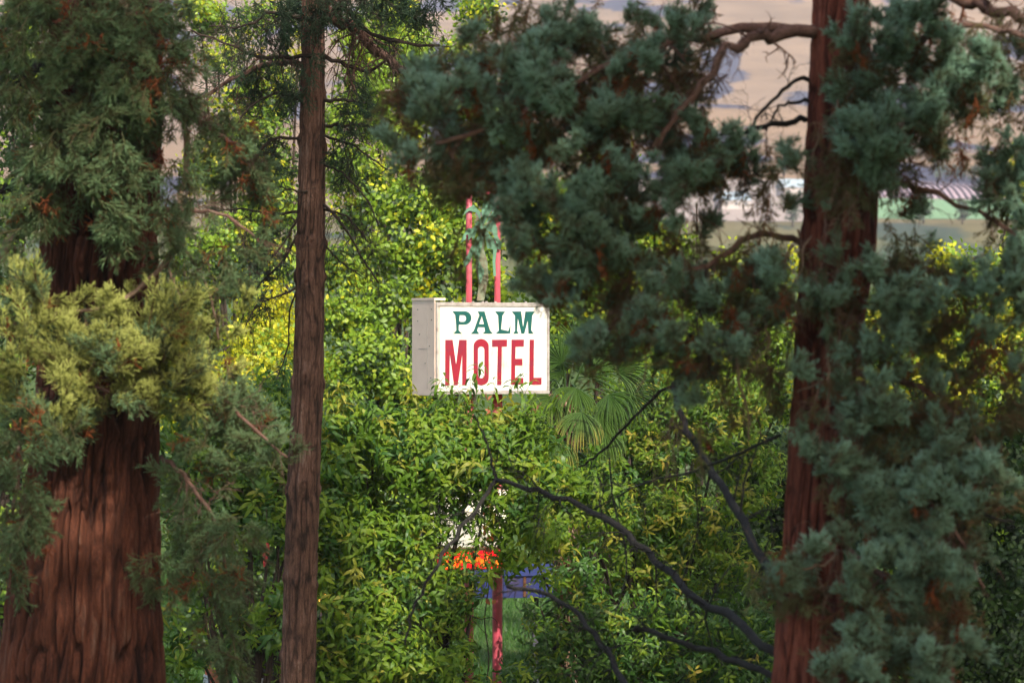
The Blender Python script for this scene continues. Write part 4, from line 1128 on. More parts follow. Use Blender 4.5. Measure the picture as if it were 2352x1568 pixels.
YG = [1.2, 1.2, 1.2, 3, 3, 3, 3, .4, .4, .4]
bgtree('maple_tree', 'bright yellow-green maple behind the slender trunk, glowing in the sun', 620, 80.0, [
    (600, 840, 90, 60, -2), (560, 900, 70, 50, -2.4), (660, 780, 60, 50, -1), (590, 760, 70, 50), (640, 900, 60, 50, -2), (540, 960, 60, 40, -2), (470, 880, 60, 60), (600, 690, 70, 50), (700, 860, 50, 60), (430, 960, 60, 50), (400, 830, 60, 70, 1)],
    [5, 5, 5, 1.5, 1.5, 1.5, 1.5, 0, 0, 0], scale=(.9, 1.3))
bgtree('maple_tree', 'yellow and green maple directly left of the sign cabinet', 850, 88.0, [
    (800, 620, 70, 60), (790, 720, 70, 60, -1), (860, 820, 80, 60, -1.5), (930, 880, 80, 50, -1.5), (790, 850, 70, 70, -1.5), (880, 720, 80, 60, -1), (960, 660, 80, 60), (1010, 560, 80, 60), (900, 560, 80, 60), (830, 480, 70, 60), (940, 460, 90, 60), (1040, 470, 70, 60), (850, 390, 70, 50), (1010, 760, 60, 70, -1), (1090, 600, 60, 80), (1140, 660, 60, 60), (1080, 400, 60, 50), (800, 920, 70, 50, -1.5), (920, 950, 80, 50)],
    [.5, .5, .5, 3, 3, 3, 3, 1.3, 1.3, 1.3], per=1 / 62.0)
bgtree('tall_poplar', 'tall light green tree whose top leaves the picture above the sign', 960, 98.0, [
    (860, 180, 70, 70), (940, 110, 70, 70), (900, 300, 90, 60), (980, 220, 60, 60), (900, 30, 60, 50, 0, .8), (1060, 140, 50, 60, 0, .8), (800, 280, 60, 60), (1100, 20, 50, 50, 0, .8), (820, 100, 60, 60), (1100, 260, 60, 80), (1080, 360, 70, 60), (1180, 330, 60, 60), (1180, 440, 50, 60), (790, 400, 50, 60)],
    [.4, .4, .4, 3, 3, 3, 3, 1, 1, 1], per=1 / 62.0)
bgtree('shade_tree', 'green tree glimpsed through the twigs between the two left trunks', 560, 96.0, [
    (540, 560, 90, 70), (640, 600, 60, 60), (560, 440, 80, 60, 0, .8), (460, 620, 70, 70), (630, 480, 60, 60, 0, .8), (600, 300, 70, 50, 0, .6), (520, 240, 50, 40, 0, .6), (430, 720, 60, 70), (480, 380, 60, 60, 0, .8), (640, 380, 50, 60, 0, .8), (460, 40, 60, 50), (600, 60, 70, 50), (690, 60, 50, 60, 0, .8), (620, 200, 60, 60, 0, .9), (500, 130, 60, 30, 0, .6), (650, 90, 40, 60, 0, .6), (540, 340, 60, 60), (580, 230, 60, 60)],
    [.6, .6, .6, 2, 2, 2, 2, 2, 2, 2], per=1 / 62.0)
bgtree('shade_tree', 'dark green tree at the far left edge behind the massive trunk', 20, 84.0, [
    (40, 620, 80, 80), (30, 480, 70, 70), (60, 330, 80, 80), (30, 800, 60, 100), (20, 1000, 60, 120), (40, 1200, 70, 120), (30, 1400, 70, 100), (60, 180, 80, 80), (30, 60, 70, 70)],
    [.1, .1, .1, 1, 1, 1, 1, 3, 3, 3], per=1 / 95.0, nparts=200)
bgtree('leafy_tree', 'light green tree just right of the sign cabinet above the palm', 1330, 84.0, [
    (1310, 690, 70, 60), (1420, 640, 80, 60), (1290, 790, 50, 60), (1400, 760, 90, 60), (1500, 820, 80, 60), (1370, 560, 80, 70), (1480, 560, 70, 60, 0, .8), (1250, 620, 50, 60), (1420, 240, 50, 70, 0, .7), (1400, 400, 60, 70), (1300, 480, 70, 60), (1230, 500, 50, 60), (1200, 760, 60, 60, 1)],
    [.4, .4, .4, 3, 3, 3, 3, 1, 1, 1], per=1 / 62.0)
bgtree('leafy_tree', 'bright green tree seen in the gaps left of the russet trunk', 1600, 92.0, [
    (1600, 700, 80, 60), (1550, 560, 50, 50, 0, .8), (1640, 800, 80, 60), (1700, 700, 60, 60), (1760, 800, 60, 70), (1560, 820, 60, 60), (1800, 700, 40, 60, 0, .8), (1700, 900, 70, 60), (1800, 920, 50, 60), (1680, 600, 30, 30, 0, .6), (1590, 900, 60, 50), (1600, 480, 30, 40, 0, .3)],
    [.5, .5, .5, 3, 3, 3, 3, 1.5, 1.5, 1.5], per=1 / 62.0)
bgtree('willow_tree', 'olive-yellow tree seen in the gaps at the far right', 2200, 90.0, [
    (2140, 740, 80, 80), (2240, 680, 60, 70), (2320, 620, 50, 90), (2330, 780, 50, 80), (2240, 800, 80, 70), (2080, 840, 70, 70), (2330, 420, 30, 60, 0, .7), (2160, 880, 80, 60), (2280, 900, 80, 60), (2010, 760, 60, 80), (1900, 800, 60, 80), (1980, 900, 70, 70), (1830, 600, 40, 30, 0, .5), (2180, 600, 60, 30, 0, .5)],
    [1.6, 1.6, 1.6, 2, 2, 2, 2, 1.4, 1.4, 1.4], per=1 / 62.0)
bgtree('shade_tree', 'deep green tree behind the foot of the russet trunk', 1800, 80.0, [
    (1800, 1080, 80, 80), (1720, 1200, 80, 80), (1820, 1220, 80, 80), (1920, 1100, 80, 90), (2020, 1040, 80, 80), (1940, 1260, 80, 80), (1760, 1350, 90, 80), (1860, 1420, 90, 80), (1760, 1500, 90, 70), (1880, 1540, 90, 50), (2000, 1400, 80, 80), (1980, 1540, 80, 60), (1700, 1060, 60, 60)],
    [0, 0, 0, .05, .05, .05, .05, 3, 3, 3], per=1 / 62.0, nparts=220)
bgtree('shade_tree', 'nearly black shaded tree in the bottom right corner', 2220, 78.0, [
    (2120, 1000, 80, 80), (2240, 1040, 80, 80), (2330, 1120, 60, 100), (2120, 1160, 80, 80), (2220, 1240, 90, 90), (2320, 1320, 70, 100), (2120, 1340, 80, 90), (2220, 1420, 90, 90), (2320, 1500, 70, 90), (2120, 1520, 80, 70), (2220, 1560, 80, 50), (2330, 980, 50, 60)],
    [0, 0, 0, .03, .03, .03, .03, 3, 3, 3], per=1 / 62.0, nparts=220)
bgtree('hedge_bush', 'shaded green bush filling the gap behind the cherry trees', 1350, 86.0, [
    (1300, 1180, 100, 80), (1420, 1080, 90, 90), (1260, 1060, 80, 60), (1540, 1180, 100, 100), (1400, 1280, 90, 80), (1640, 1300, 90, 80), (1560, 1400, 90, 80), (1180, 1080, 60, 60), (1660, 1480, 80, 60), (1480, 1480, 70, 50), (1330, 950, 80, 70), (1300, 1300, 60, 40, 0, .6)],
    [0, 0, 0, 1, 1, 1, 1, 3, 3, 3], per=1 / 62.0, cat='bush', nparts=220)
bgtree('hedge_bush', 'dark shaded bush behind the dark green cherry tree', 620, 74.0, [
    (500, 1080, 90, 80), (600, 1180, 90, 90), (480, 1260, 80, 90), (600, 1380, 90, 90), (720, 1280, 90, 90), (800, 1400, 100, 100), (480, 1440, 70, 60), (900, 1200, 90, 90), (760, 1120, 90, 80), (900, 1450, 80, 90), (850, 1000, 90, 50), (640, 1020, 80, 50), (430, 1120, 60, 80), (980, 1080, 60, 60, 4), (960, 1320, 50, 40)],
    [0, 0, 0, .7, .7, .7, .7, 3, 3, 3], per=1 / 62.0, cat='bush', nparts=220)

# distant trees on the slope between field and hill
GT = [broad_cluster('distant_crown_leaf', M_BG_D, 90, 2.2, 0.9, 0.8) for _ in range(3)]
M_DIST = leaf_mat('distant_tree_leaf', [(0.0, (0.03, 0.05, 0.03)), (1.0, (0.07, 0.10, 0.05))], trans=0.1, rough=0.8)
for m_ in GT:
    m_.materials.clear(); m_.materials.append(M_DIST)
dist_spots = [(2150, 1600), (2172, 1605), (2192, 1598), (2214, 1610), (2238, 1600), (2262, 1604), (2292, 1596), (2325, 1602), (1800, 1560), (1700, 1510), (2120, 1150), (2210, 1145), (1820, 1120)]
for k, (px, y) in enumerate(dist_spots):
    x = at_ground(px, y); z = float(ground_z(np.array([x]), np.array([float(y)]))[0])
    if k < 8:
        lab = ('leftmost' if k == 0 else 'rightmost' if k == 7 else ['', 'second', 'third', 'fourth', 'fifth', 'sixth', 'seventh'][k] + ' from the left') + ' of the dark round trees in the row beyond the vineyard'
    else:
        lab = ['dark round tree on the slope behind the small grey-roofed house', 'dark round tree behind the pale house with the light blue roof', 'round tree standing below the left end of the green field',
               'round tree standing below the right end of the green field', 'round tree in front of the small grey-roofed house by the russet trunk'][k - 8]
    r = thing('distant_tree', lab, 'tree', (x, y, z), group='far trees beyond the vineyard' if k < 8 else None)
    mb = MB(); tube(mb, [(0, 0, -0.5), (0.1, 0, 1.5), (0, 0, 3)], .35, .2, 6)
    link('trunk', mb.mesh('trunk', M_TWIG), r)
    for q in range(4):
        o = link('crown', GT[(k + q) % 3], r)
        o.location = (random.uniform(-1.3, 1.3), random.uniform(-1, 1), 3.2 + q * 1.1)
        o.rotation_euler = (random.random(), random.random(), random.random() * 6)
        s = random.uniform(.7, 1.1) * (1.1 - q * .13); o.scale = (s, s, s * .9)


def far_house(label, px, y, w, dp, h, roof_mat):
    x = at_ground(px, y); z = float(ground_z(np.array([x]), np.array([float(y)]))[0])
    r = thing('house', label, 'house', (x, y, z), rz=0.3)
    bbox('wall', -w / 2, w / 2, -dp / 2, dp / 2, -1, h, M_WALL, r)
    mb = MB()
    V = [(-w / 2 - .4, -dp / 2 - .4, h + .02), (w / 2 + .4, -dp / 2 - .4, h + .02), (w / 2 + .4, dp / 2 + .4, h + .02), (-w / 2 - .4, dp / 2 + .4, h + .02), (-w / 2 - .4, 0, h + w * .28), (w / 2 + .4, 0, h + w * .28)]
    mb.add(V, [(0, 1, 5), (0, 5, 4), (2, 3, 4), (2, 4, 5), (0, 4, 3), (1, 2, 5), (0, 2, 1), (0, 3, 2)])
    link('roof', mb.mesh('roof', roof_mat, smooth=False), r)
    for k in range(3):
        bx_ = -w / 2 + w * (k + .5) / 3
        bbox('window', bx_ - .5, bx_ + .5, -dp / 2 - .06, -dp / 2 - .01, 1.1, 2.2, M_GLASS, r)


far_house('far pale house with light blue roof above the dirt field', 1682, 1240, 10, 7, 2.8, M_ROOF)
far_house('far small grey-roofed house against the left edge of the russet trunk', 1826, 1330, 11, 8, 3.2, M_ROOF)

# grass on the near lawn behind the posts
def grass_tuft(name):
    mb = MB()
    for k in range(26):
        a = random.uniform(0, 6.28); r = random.uniform(0, .22)
        b = np.array([r * math.cos(a), r * math.sin(a), 0]); h = random.uniform(.08, .26)
        l = np.array([random.gauss(0, .08), random.gauss(0, .08), h]); w = np.array([math.cos(a + 1) * .008, math.sin(a + 1) * .008, 0])
        mb.add([b - w, b + w, b + l], [(0, 1, 2)], random.random())
    return mb.mesh(name, M_CHERRY_D)


gt = link('grass_tuft', grass_tuft('grass_tuft'), kind='stuff', label='tuft of lawn grass', loc=(at_ground(1110, 84), 84, 0.0))
gi_ = []
for _ in range(5200):
    y = random.uniform(70, 128); x = at_ground(random.uniform(300, 1900), y)
    gi_.append((Vector((x, y, 0)), Quaternion((0, 0, 1), random.uniform(0, 6)), random.uniform(.8, 1.8), 0))
g = instancer('grass', None, [gt], gi_)
g['label'] = 'uncut green lawn grass behind the red post'

# ------------------------------------------------------------------ the palm
def frond_mesh(name, mat, ax, nrm, R=0.95, n=32, spread=2.6, grav=0.1, seed=0, w0=0.0165):
    """fan blade round its hub: ax is the middle ray, nrm the blade's normal, tips sag with gravity"""
    rg = np.random.default_rng(seed)
    mb = MB()
    ax = np.array(ax, float); ax /= np.linalg.norm(ax)
    nrm = np.array(nrm, float); nrm -= ax * nrm.dot(ax); nrm /= np.linalg.norm(nrm)
    sd = np.cross(ax, nrm)
    for k in range(n):
        a = -spread / 2 + spread * k / (n - 1)
        d = ax * math.cos(a) + sd * math.sin(a) + nrm * (0.10 + rg.normal(0, .10)) + sd * rg.normal(0, .03)
        d /= np.linalg.norm(d)
        L = R * (0.80 + 0.20 * math.cos(a * 0.8)) * rg.uniform(0.93, 1.05)
        pts = [np.zeros(3)]; cur = np.zeros(3); dd = d.copy()
        for q in range(5):
            dd = dd + np.array([0, 0, -1.0]) * grav * (0.25 + q * q * 0.22) * rg.uniform(.7, 1.3); dd /= np.linalg.norm(dd)
            cur = cur + dd * L / 5; pts.append(cur.copy())
        V = []; T = []; j = rg.uniform(-.12, .12)
        for q, (p, ww) in enumerate(zip(pts, (0.2, 0.75, 1.15, 1.0, 0.6, 0.03))):
            s_ = np.cross(dd if q == 5 else pts[q + 1] - pts[q], nrm); s_ /= np.linalg.norm(s_) + 1e-9
            V += [p - s_ * w0 * ww - nrm * w0 * .5 * ww, p + nrm * w0 * .5 * ww, p + s_ * w0 * ww - nrm * w0 * .5 * ww]
            T += [min(1, max(0, [0.05, 0.2, 0.4, 0.6, 0.8, 1.0][q] + j))] * 3
        F = []
        for q in range(5):
            a0 = q * 3
            F += [(a0, a0 + 1, a0 + 4), (a0, a0 + 4, a0 + 3), (a0 + 1, a0 + 2, a0 + 5), (a0 + 1, a0 + 5, a0 + 4)]
        mb.add(V, F, T)
    return mb.mesh(name, mat, smooth=False)


DP = 68.6
pc = P(1300, 905, DP)
palm = thing('fan_palm', 'shaggy fan palm behind the right edge of the sign with yellowing lower fronds', 'palm', (pc.x, DP, 0))
mb = MB()
tp = catmull([(0.05, 0, 0), (0.0, 0.02, 2.0), (-0.05, 0, 4.5), (0, 0, pc.z)], 60)
tube(mb, tp, 0.17, 0.2, 16, 0.22)
link('trunk', mb.mesh('trunk', M_FIBRE), palm)
mb = MB()
for k in range(900):                       # hanging fibre and old leaf bases
    z = random.uniform(1.0, pc.z + 0.1); a = random.uniform(0, 6.283); r = 0.19
    b = np.array([r * math.cos(a), r * math.sin(a), z]); L = random.uniform(.12, .4)
    e = b + np.array([math.cos(a) * random.uniform(.02, .16), math.sin(a) * random.uniform(.02, .16), -L])
    w = np.array([-math.sin(a), math.cos(a), 0]) * random.uniform(.006, .018)
    mb.add([b - w, b + w, e], [(0, 1, 2)], random.random())
link('fibre_skirt', mb.mesh('fibre_skirt', M_PALM_DEAD), palm, kind='stuff')
# hub (reference px, distance offset), middle ray in the picture plane (degrees, 90 = up), tilt to the viewer, size, spread, sag, kind
FD = [(1312, 826, -.5, 125, .1, .74, 3.0, .05, 0), (1395, 800, -.3, 78, 0, .72, 3.0, .05, 0), (1350, 800, .3, 95, .1, .80, 3.0, .05, 0), (1440, 850, -.2, 35, .2, .75, 2.9, .10, 0),
      (1280, 870, .2, 185, .2, .55, 2.8, .12, 0), (1460, 900, 0, 5, .3, .8, 2.8, .16, 0), (1345, 885, -.8, 250, .6, .72, 2.9, .18, 0), (1420, 900, -.7, 300, .5, .75, 2.8, .2, 0),
      (1290, 905, -.7, 235, .3, .70, 2.7, .2, 0), (1370, 860, .6, 60, -.3, .8, 2.9, .1, 0), (1320, 850, .7, 150, -.3, .75, 2.9, .1, 0),
      (1251, 968, -.9, 262, .3, .78, 2.5, .22, 0), (1300, 1000, -1.1, 265, .3, .80, 2.7, .25, 1), (1358, 940, -1.1, 258, .4, .82, 2.7, .22, 1), (1410, 985, -.9, 285, .3, .72, 2.5, .25, 0),
      (1270, 1010, -.6, 245, .2, .78, 2.3, .3, 0), (1395, 940, -.8, 310, .3, .8, 2.4, .22, 0), (1345, 1030, -.6, 280, .2, .7, 2.2, .3, 0),
      (1325, 1010, -.4, 270, .1, .6, 1.2, .5, 2), (1290, 1060, -.3, 268, .1, .55, 1.0, .5, 2), (1360, 1050, -.3, 272, .1, .6, 1.2, .5, 2), (1260, 925, -.8, 190, .3, .4, 1.6, .5, 2)]
MF = [M_PALM, M_PALM_Y, M_PALM_DEAD]
crown_c = Vector((0, 0, pc.z))
pm = MB()
for k, (hx, hy, dz_, ang, tilt, R_, spr, gv, kd) in enumerate(FD):
    hub = P(hx - 22, hy + 6, DP + dz_) - Vector((pc.x, DP, 0))
    ax = (math.cos(math.radians(ang)), -tilt, math.sin(math.radians(ang)))
    me = frond_mesh('frond', MF[kd], ax, (0.15 * math.cos(math.radians(ang)), -1.0, .35), R_ * .95, 24 if kd < 2 else 16, spr, gv * 1.7, k + 50)
    link('frond', me, palm, loc=hub, label=[None, 'hanging frond with yellow blade tips', 'dry brown hanging frond'][kd])
    mb = MB(); tube(mb, catmull([(0, 0, pc.z - .25), tuple(crown_c.lerp(hub, .5) + Vector((0, 0, .10))), tuple(hub)], 8), .02, .011, 6)
    link('petiole', mb.mesh('petiole', MF[0 if kd < 2 else 2]), palm)

# ------------------------------------------------------------------ the pole sign
DS = 66.0
TH = math.radians(30)
kx = S * DS                                    # metres per reference pixel at the sign
face_left = P(1001, 0, DS).x
face_w = (1262 - 1001) * kx / math.cos(TH)
side_w = (1001 - 946) * kx / math.sin(TH)
z_bot = H - (906 - 784) * kx; z_top = H - (694 - 784) * kx
fh = z_top - z_bot
sign = thing('pole_sign', 'white motel pole sign with green and red lettering on two faded red posts', 'sign', (face_left, DS, 0), rz=TH)
# local frame: x along the face to the right, -y out of the face
bbox('cabinet', 0.004, face_w - .004, 0.006, side_w, z_bot + .004, z_top - .004, M_CREAM, sign, bevel=.01)
# face sheet
FR_ = 0.07
face = bbox('face_panel', FR_, face_w - FR_ * .7, -0.012, 0.002, z_bot + FR_ * .9, z_top - FR_, M_WHITE, sign)
for (nm, a) in (('trim_strip', (0, face_w, -.03, 0.004, z_top - FR_ + .002, z_top)), ('trim_strip', (0, face_w, -.03, 0.004, z_bot, z_bot + FR_ * .9 - .002)),
                ('trim_strip', (0, FR_ * .6, -.028, 0.003, z_bot + FR_ * .9, z_top - FR_)), ('trim_strip', (face_w - FR_ * .7 + .002, face_w, -.028, 0.003, z_bot + FR_ * .9, z_top - FR_))):
    bbox(nm, *a, M_TRIM, sign, bevel=.006)
# side sheet, slightly proud, and the raised cap at its top
bbox('side_panel', -.012, .003, 0.02, side_w + .01, z_bot - .02, z_top + .03, M_CREAM, sign, bevel=.004)
bbox('side_cap', -.022, .2, 0.01, side_w + .02, z_top + .032, z_top + .075, M_CREAM, sign, bevel=.006)
for (ya, za) in ((.12, -.12), (.62, -.12), (.12, -.3), (.55, -.55), (.2, -.75), (.35, -1.05), (.62, -.32), (.15, -1.3)):
    bbox('rivet', -.02, -.012, ya - .008, ya + .008, z_top + za - .008, z_top + za + .008, M_DARKM, sign)
bbox('seam', -.0155, -.012, side_w * .32, side_w * .325, z_bot + .1, z_top - .25, M_TRIM, sign)
bbox('seam', -.0155, -.012, side_w * .33, side_w * .72, z_top - .8, z_top - .794, M_TRIM, sign)
for t_ in (.33, .42, .45, .53, .69, .8, .15, .9):   # bolt heads along the top edge
    bbox('bolt', face_w * t_ - .018, face_w * t_ + .018, .01, .045, z_top, z_top + .022, M_TRIM, sign, bevel=.006)


def glyph(parent, poly, holes, mat):
    """poly in crop pixels of the photographed face -> thin cut letter on the face"""
    def m(p):
        x, y = p
        u = (x - 487) / (2030 - 487)
        yb = 1480 - (x - 487) * 0.024
        v = (yb - y) / (yb - 250)
        return (FR_ * .2 + u * (face_w - FR_ * .4), z_bot + FR_ * .45 + v * (fh - FR_ * 1.15))
    loops = [[m(p) for p in poly]] + [[m(p) for p in h] for h in holes]
    tri = tessellate_polygon([[Vector((a, b, 0)) for a, b in l] for l in loops])
    flat = [p for l in loops for p in l]
    n = len(flat)
    y0, y1 = -.0125, -.0185
    V = [(a, y1, b) for a, b in flat] + [(a, y0, b) for a, b in flat]
    F = [tuple(t) for t in tri]
    k0 = 0
    for l in loops:
        for k in range(len(l)):
            a = k0 + k; b = k0 + (k + 1) % len(l)
            F += [(a, b, b + n), (a, b + n, a + n)]
        k0 += len(l)
    mb = MB(); mb.add(V, F)
    link('letter', mb.mesh('letter', mat, smooth=False), parent)


def arc(cx, cy, rx, ry, a0, a1, n=9):
    return [(cx + rx * math.cos(math.radians(a0 + (a1 - a0) * k / (n - 1))), cy + ry * math.sin(math.radians(a0 + (a1 - a0) * k / (n - 1)))) for k in range(n)]


G = []
G.append(([(695, 333)] + [(870, 333)] + arc(865, 427, 92, 94, -80, 80, 11) + [(785, 521), (783, 600), (826, 648), (712, 648), (751, 604), (750, 540), (736, 385)],
          [[(796, 387), (845, 387)] + arc(850, 434, 36, 47, -80, 80, 7) + [(805, 482), (790, 468)]], M_TEAL))
G.append(([(1045, 335), (1137, 335), (1212, 598), (1255, 643), (1115, 644), (1146, 612), (1138, 556), (1050, 552), (1036, 604), (1066, 648), (945, 649), (990, 606), (1068, 385)], [[(1101, 395), (1131, 512), (1064, 511)]], M_TEAL))
G.append(([(1283, 333), (1424, 333), (1386, 388), (1366, 582), (1468, 606), (1498, 515), (1494, 638), (1290, 644), (1336, 600), (1326, 390)], [], M_TEAL))
G.append(([(1515, 333), (1643, 331), (1673, 552), (1706, 333), (1838, 330), (1800, 388), (1786, 592), (1822, 638), (1748, 639), (1738, 450), (1690, 640), (1650, 641), (1600, 425), (1588, 600), (1610, 638), (1534, 642), (1562, 602), (1560, 390)], [], M_TEAL))
G.append(([(600, 735), (700, 735), (748, 1085), (790, 734), (893, 733), (890, 1368), (832, 1368), (832, 930), (770, 1368), (720, 1370), (662, 930), (657, 1371), (598, 1372)], [], M_REDL))
G.append((arc(1092, 822, 104, 104, 180, 360, 13) + arc(1092, 1262, 104, 104, 0, 180, 13), [arc(1092, 872, 45, 50, 180, 360, 9) + arc(1092, 1216, 45, 50, 0, 180, 9)], M_REDL))
G.append(([(1242, 728), (1450, 725), (1448, 822), (1377, 824), (1371, 1358), (1312, 1360), (1320, 826), (1242, 828)], [], M_REDL))
G.append(([(1512, 724), (1685, 722), (1682, 820), (1567, 822), (1565, 990), (1662, 988), (1662, 1080), (1563, 1082), (1561, 1255), (1678, 1253), (1678, 1348), (1505, 1350)], [], M_REDL))
G.append(([(1765, 722), (1825, 722), (1820, 1250), (1932, 1245), (1930, 1345), (1760, 1347)], [], M_REDL))
for g_ in G:
    glyph(face, *g_)


def loc_sign(px, back=0.35):
    """local x of a picture column, at a given depth behind the face"""
    wx = (px - 1176) * kx
    # world x = face_left + lx cos - ly sin
    return (wx - face_left + back * math.sin(TH)) / math.cos(TH)


def zpix(py):
    return H - (py - 784) * kx


yb_ = 0.40
lx1, lx2 = loc_sign(1076, yb_), loc_sign(1142, yb_)
def post(lx, z0, z1, r, nm='post'):
    mb = MB(); tube(mb, [(lx, yb_, z) for z in np.linspace(z0, z1, 5)], r, r, 20)
    link(nm, mb.mesh(nm, M_PINK), sign)
post(lx1, z_top, zpix(438), 7.2 * kx); post(lx2, z_top, zpix(438), 7.2 * kx)
post(lx1, 0, z_bot, 10.5 * kx); post(lx2, 0, z_bot, 11.8 * kx)
mb = MB(); tube(mb, [(lx1 - .04, yb_, zpix(438)), (lx2 + .04, yb_, zpix(438))], 5 * kx, 5 * kx, 14)
link('crossbar', mb.mesh('crossbar', M_PINK), sign)

# cut-metal palm between the upper posts
em = MB()
def plate(mb, poly, y0, y1):
    n = len(poly)
    tri = tessellate_polygon([[Vector((a, b, 0)) for a, b in poly]])
    V = [(a, y0, b) for a, b in poly] + [(a, y1, b) for a, b in poly]
    F = [tuple(t) for t in tri] + [tuple(x + n for x in t) for t in tri]
    for k in range(n):
        q = (k + 1) % n
        F += [(k, q, q + n), (k, q + n, k + n)]
    mb.add(V, F)
def ep(x, y):                                   # crop 1 of the emblem: 4.61 px per source px, origin 1050,420
    px = (1050 + x / 4.612) * 2352 / 2500; py = (420 + y / 4.612) * 2352 / 2500
    return (loc_sign(px, yb_ - .05), zpix(py))
emblem = link('palm_emblem', None, sign) if False else None
stem_poly = [ep(545, 470), (ep(600, 560)), ep(610, 700), ep(600, 860), ep(640, 1000), ep(650, 1200), ep(600, 1440), ep(520, 1440), ep(545, 1250), ep(510, 1080), ep(520, 900), ep(540, 700)]
mb = MB(); plate(mb, stem_poly, yb_ - .06, yb_ - .045)
embl = link('palm_emblem', mb.mesh('palm_emblem', M_TRUNKSTEEL, smooth=False), sign, label='flat cut-metal palm tree in faded mint paint')
blades = [
    [(570, 560), (500, 540), (455, 620), (400, 620), (345, 700), (310, 795), (380, 740), (375, 700), (400, 690), (400, 760), (440, 720), (470, 750), (500, 640), (560, 640)],
    [(570, 600), (640, 560), (700, 520), (735, 620), (735, 700), (780, 780), (770, 860), (735, 850), (720, 780), (700, 740), (680, 660), (620, 650)],
    [(575, 620), (640, 680), (700, 750), (690, 860), (640, 850), (620, 850), (600, 760)],
    [(690, 780), (735, 790), (730, 860), (712, 1000), (720, 1160), (690, 1160), (680, 1000)],
    [(560, 640), (520, 700), (460, 820), (480, 960), (520, 1000), (545, 880), (580, 760)],
    [(520, 960), (510, 1080), (530, 1200), (545, 1250), (580, 1150), (590, 1100), (550, 1040)],
    [(580, 580), (600, 400), (640, 250), (680, 150), (735, 90), (700, 190), (670, 300), (690, 380), (640, 470)],
    [(560, 570), (500, 440), (420, 420), (345, 480), (390, 400), (470, 350), (540, 430)],
    [(575, 560), (560, 420), (590, 260), (620, 340), (610, 460)],
    [(600, 560), (690, 420), (760, 380), (800, 470), (740, 450), (690, 520)],
    [(470, 900), (430, 1000), (370, 1060), (355, 1000), (400, 930), (460, 800)],
]
for k, bl in enumerate(blades):
    y = yb_ - .045 + .003 * (k + 1)
    mb = MB(); plate(mb, [ep(*p) for p in bl], y - .08, y - .078)
    link('palm_blade', mb.mesh('palm_blade', M_MINT, smooth=False), embl)

# lower illuminated box and its red glowing strip
lx0, lx3 = loc_sign(984, 0.0), loc_sign(1168, 0.0)
zl0, zl1 = zpix(1262), zpix(1128)
lower = bbox('lower_cabinet', lx0, lx3, .012, .34, zl0, zl1, M_CREAM, sign, bevel=.01)
bbox('lit_panel', lx0 + .03, lx3 - .03, 0, .010, zl0 + .03, zl1 - .03, M_GLOWW, lower)
zs0, zs1 = zpix(1312), zpix(1266)
strip = bbox('neon_box', loc_sign(1003, 0), loc_sign(1158, 0), .02, .30, zs0, zs1, M_TRIM, sign, bevel=.008)
bbox('neon_face', loc_sign(1006, 0), loc_sign(1155, 0), .008, .018, zs0 + .025, zs1 - .01, M_NEONR, strip)
a0, a1 = loc_sign(1012, 0), loc_sign(1150, 0)
zm = (zs0 + zs1) / 2
for k in range(3):
    ph = k * 2.1
    pts = [(a0 + (a1 - a0) * t_, -.006 - .003 * k, zm + .085 * math.sin(t_ * (17 + 5 * k) + ph) * (0.5 + .5 * math.sin(t_ * 7 + k)) + .03 * math.sin(t_ * 41 + k)) for t_ in np.linspace(.02, .98, 60)]
    mb = MB(); tube(mb, pts, .015, .015, 6)
    link('neon_tube', mb.mesh('neon_tube', M_NEONO), strip)

# dry creeper up the right post
vine = thing('dry_creeper', 'dried orange creeper leaves climbing the right-hand red post', 'vine', (P(1125, 0, DS).x, DS - .3, 0))
o_ = vine.matrix_basis.translation
vs = [P(1118 + 5 * math.sin(k * .9), 1560 - k * 26, DS - 0.42 - 0.05 * math.cos(k)) - o_ for k in range(22)]
vs = [Vector((v.x, v.y, max(0.0, v.z))) for v in vs]
mb = MB(); tube(mb, vs, .012, .006, 5); link('stem', mb.mesh('stem', M_TWIG), vine)
RL = []
for q in range(3):
    mb = MB(); leaf(mb, (0, 0, 0), (0.3, -.3, -1), (0, -1, .2), .13, .075, .1, .3 * q + .2, .3); RL.append(mb.mesh('leaf', M_RUSTLEAF))
for k in range(64):
    py = random.choice([random.uniform(1130, 1262)] * 3 + [random.uniform(900, 1130), random.uniform(1262, 1400)])
    px = 1122 + random.uniform(-16, 20)
    o = link('leaf', RL[k % 3], vine); o.location = P(px, py, DS - .45 - random.uniform(0, .3)) - o_
    o.rotation_euler = (random.uniform(-.5, .5), random.uniform(-.8, .8), random.uniform(-1.5, 1.5)); o.scale = (random.uniform(.8, 1.4),) * 3

# ------------------------------------------------------------------ blue sign box on a post, patio chairs, amber lamp, red leaves
db = 80.0; kb = S * db
bp = P(1205, 1372, db)
bs = thing('blue_box', 'weathered blue metal box on a grey leg behind the red post', 'box', (bp.x, db, 0), rz=.12)
w2 = 112 * kb
mb = MB()
zt = bp.z
V = [(-w2, 0, zt), (w2, 0, zt), (w2, 1.0, zt), (-w2, 1.0, zt), (-w2, 0, zt + 50 * kb), (w2, 0, zt + 50 * kb), (w2, 1.0, zt + 50 * kb), (-w2, 1.0, zt + 50 * kb)]
mb.add(V, [(0, 1, 5), (0, 5, 4), (1, 2, 6), (1, 6, 5), (2, 3, 7), (2, 7, 6), (3, 0, 4), (3, 4, 7), (0, 3, 2), (0, 2, 1)])
link('body', mb.mesh('body', M_BLUE, smooth=False), bs)
mb = MB()
z5 = zt + 50 * kb + .003
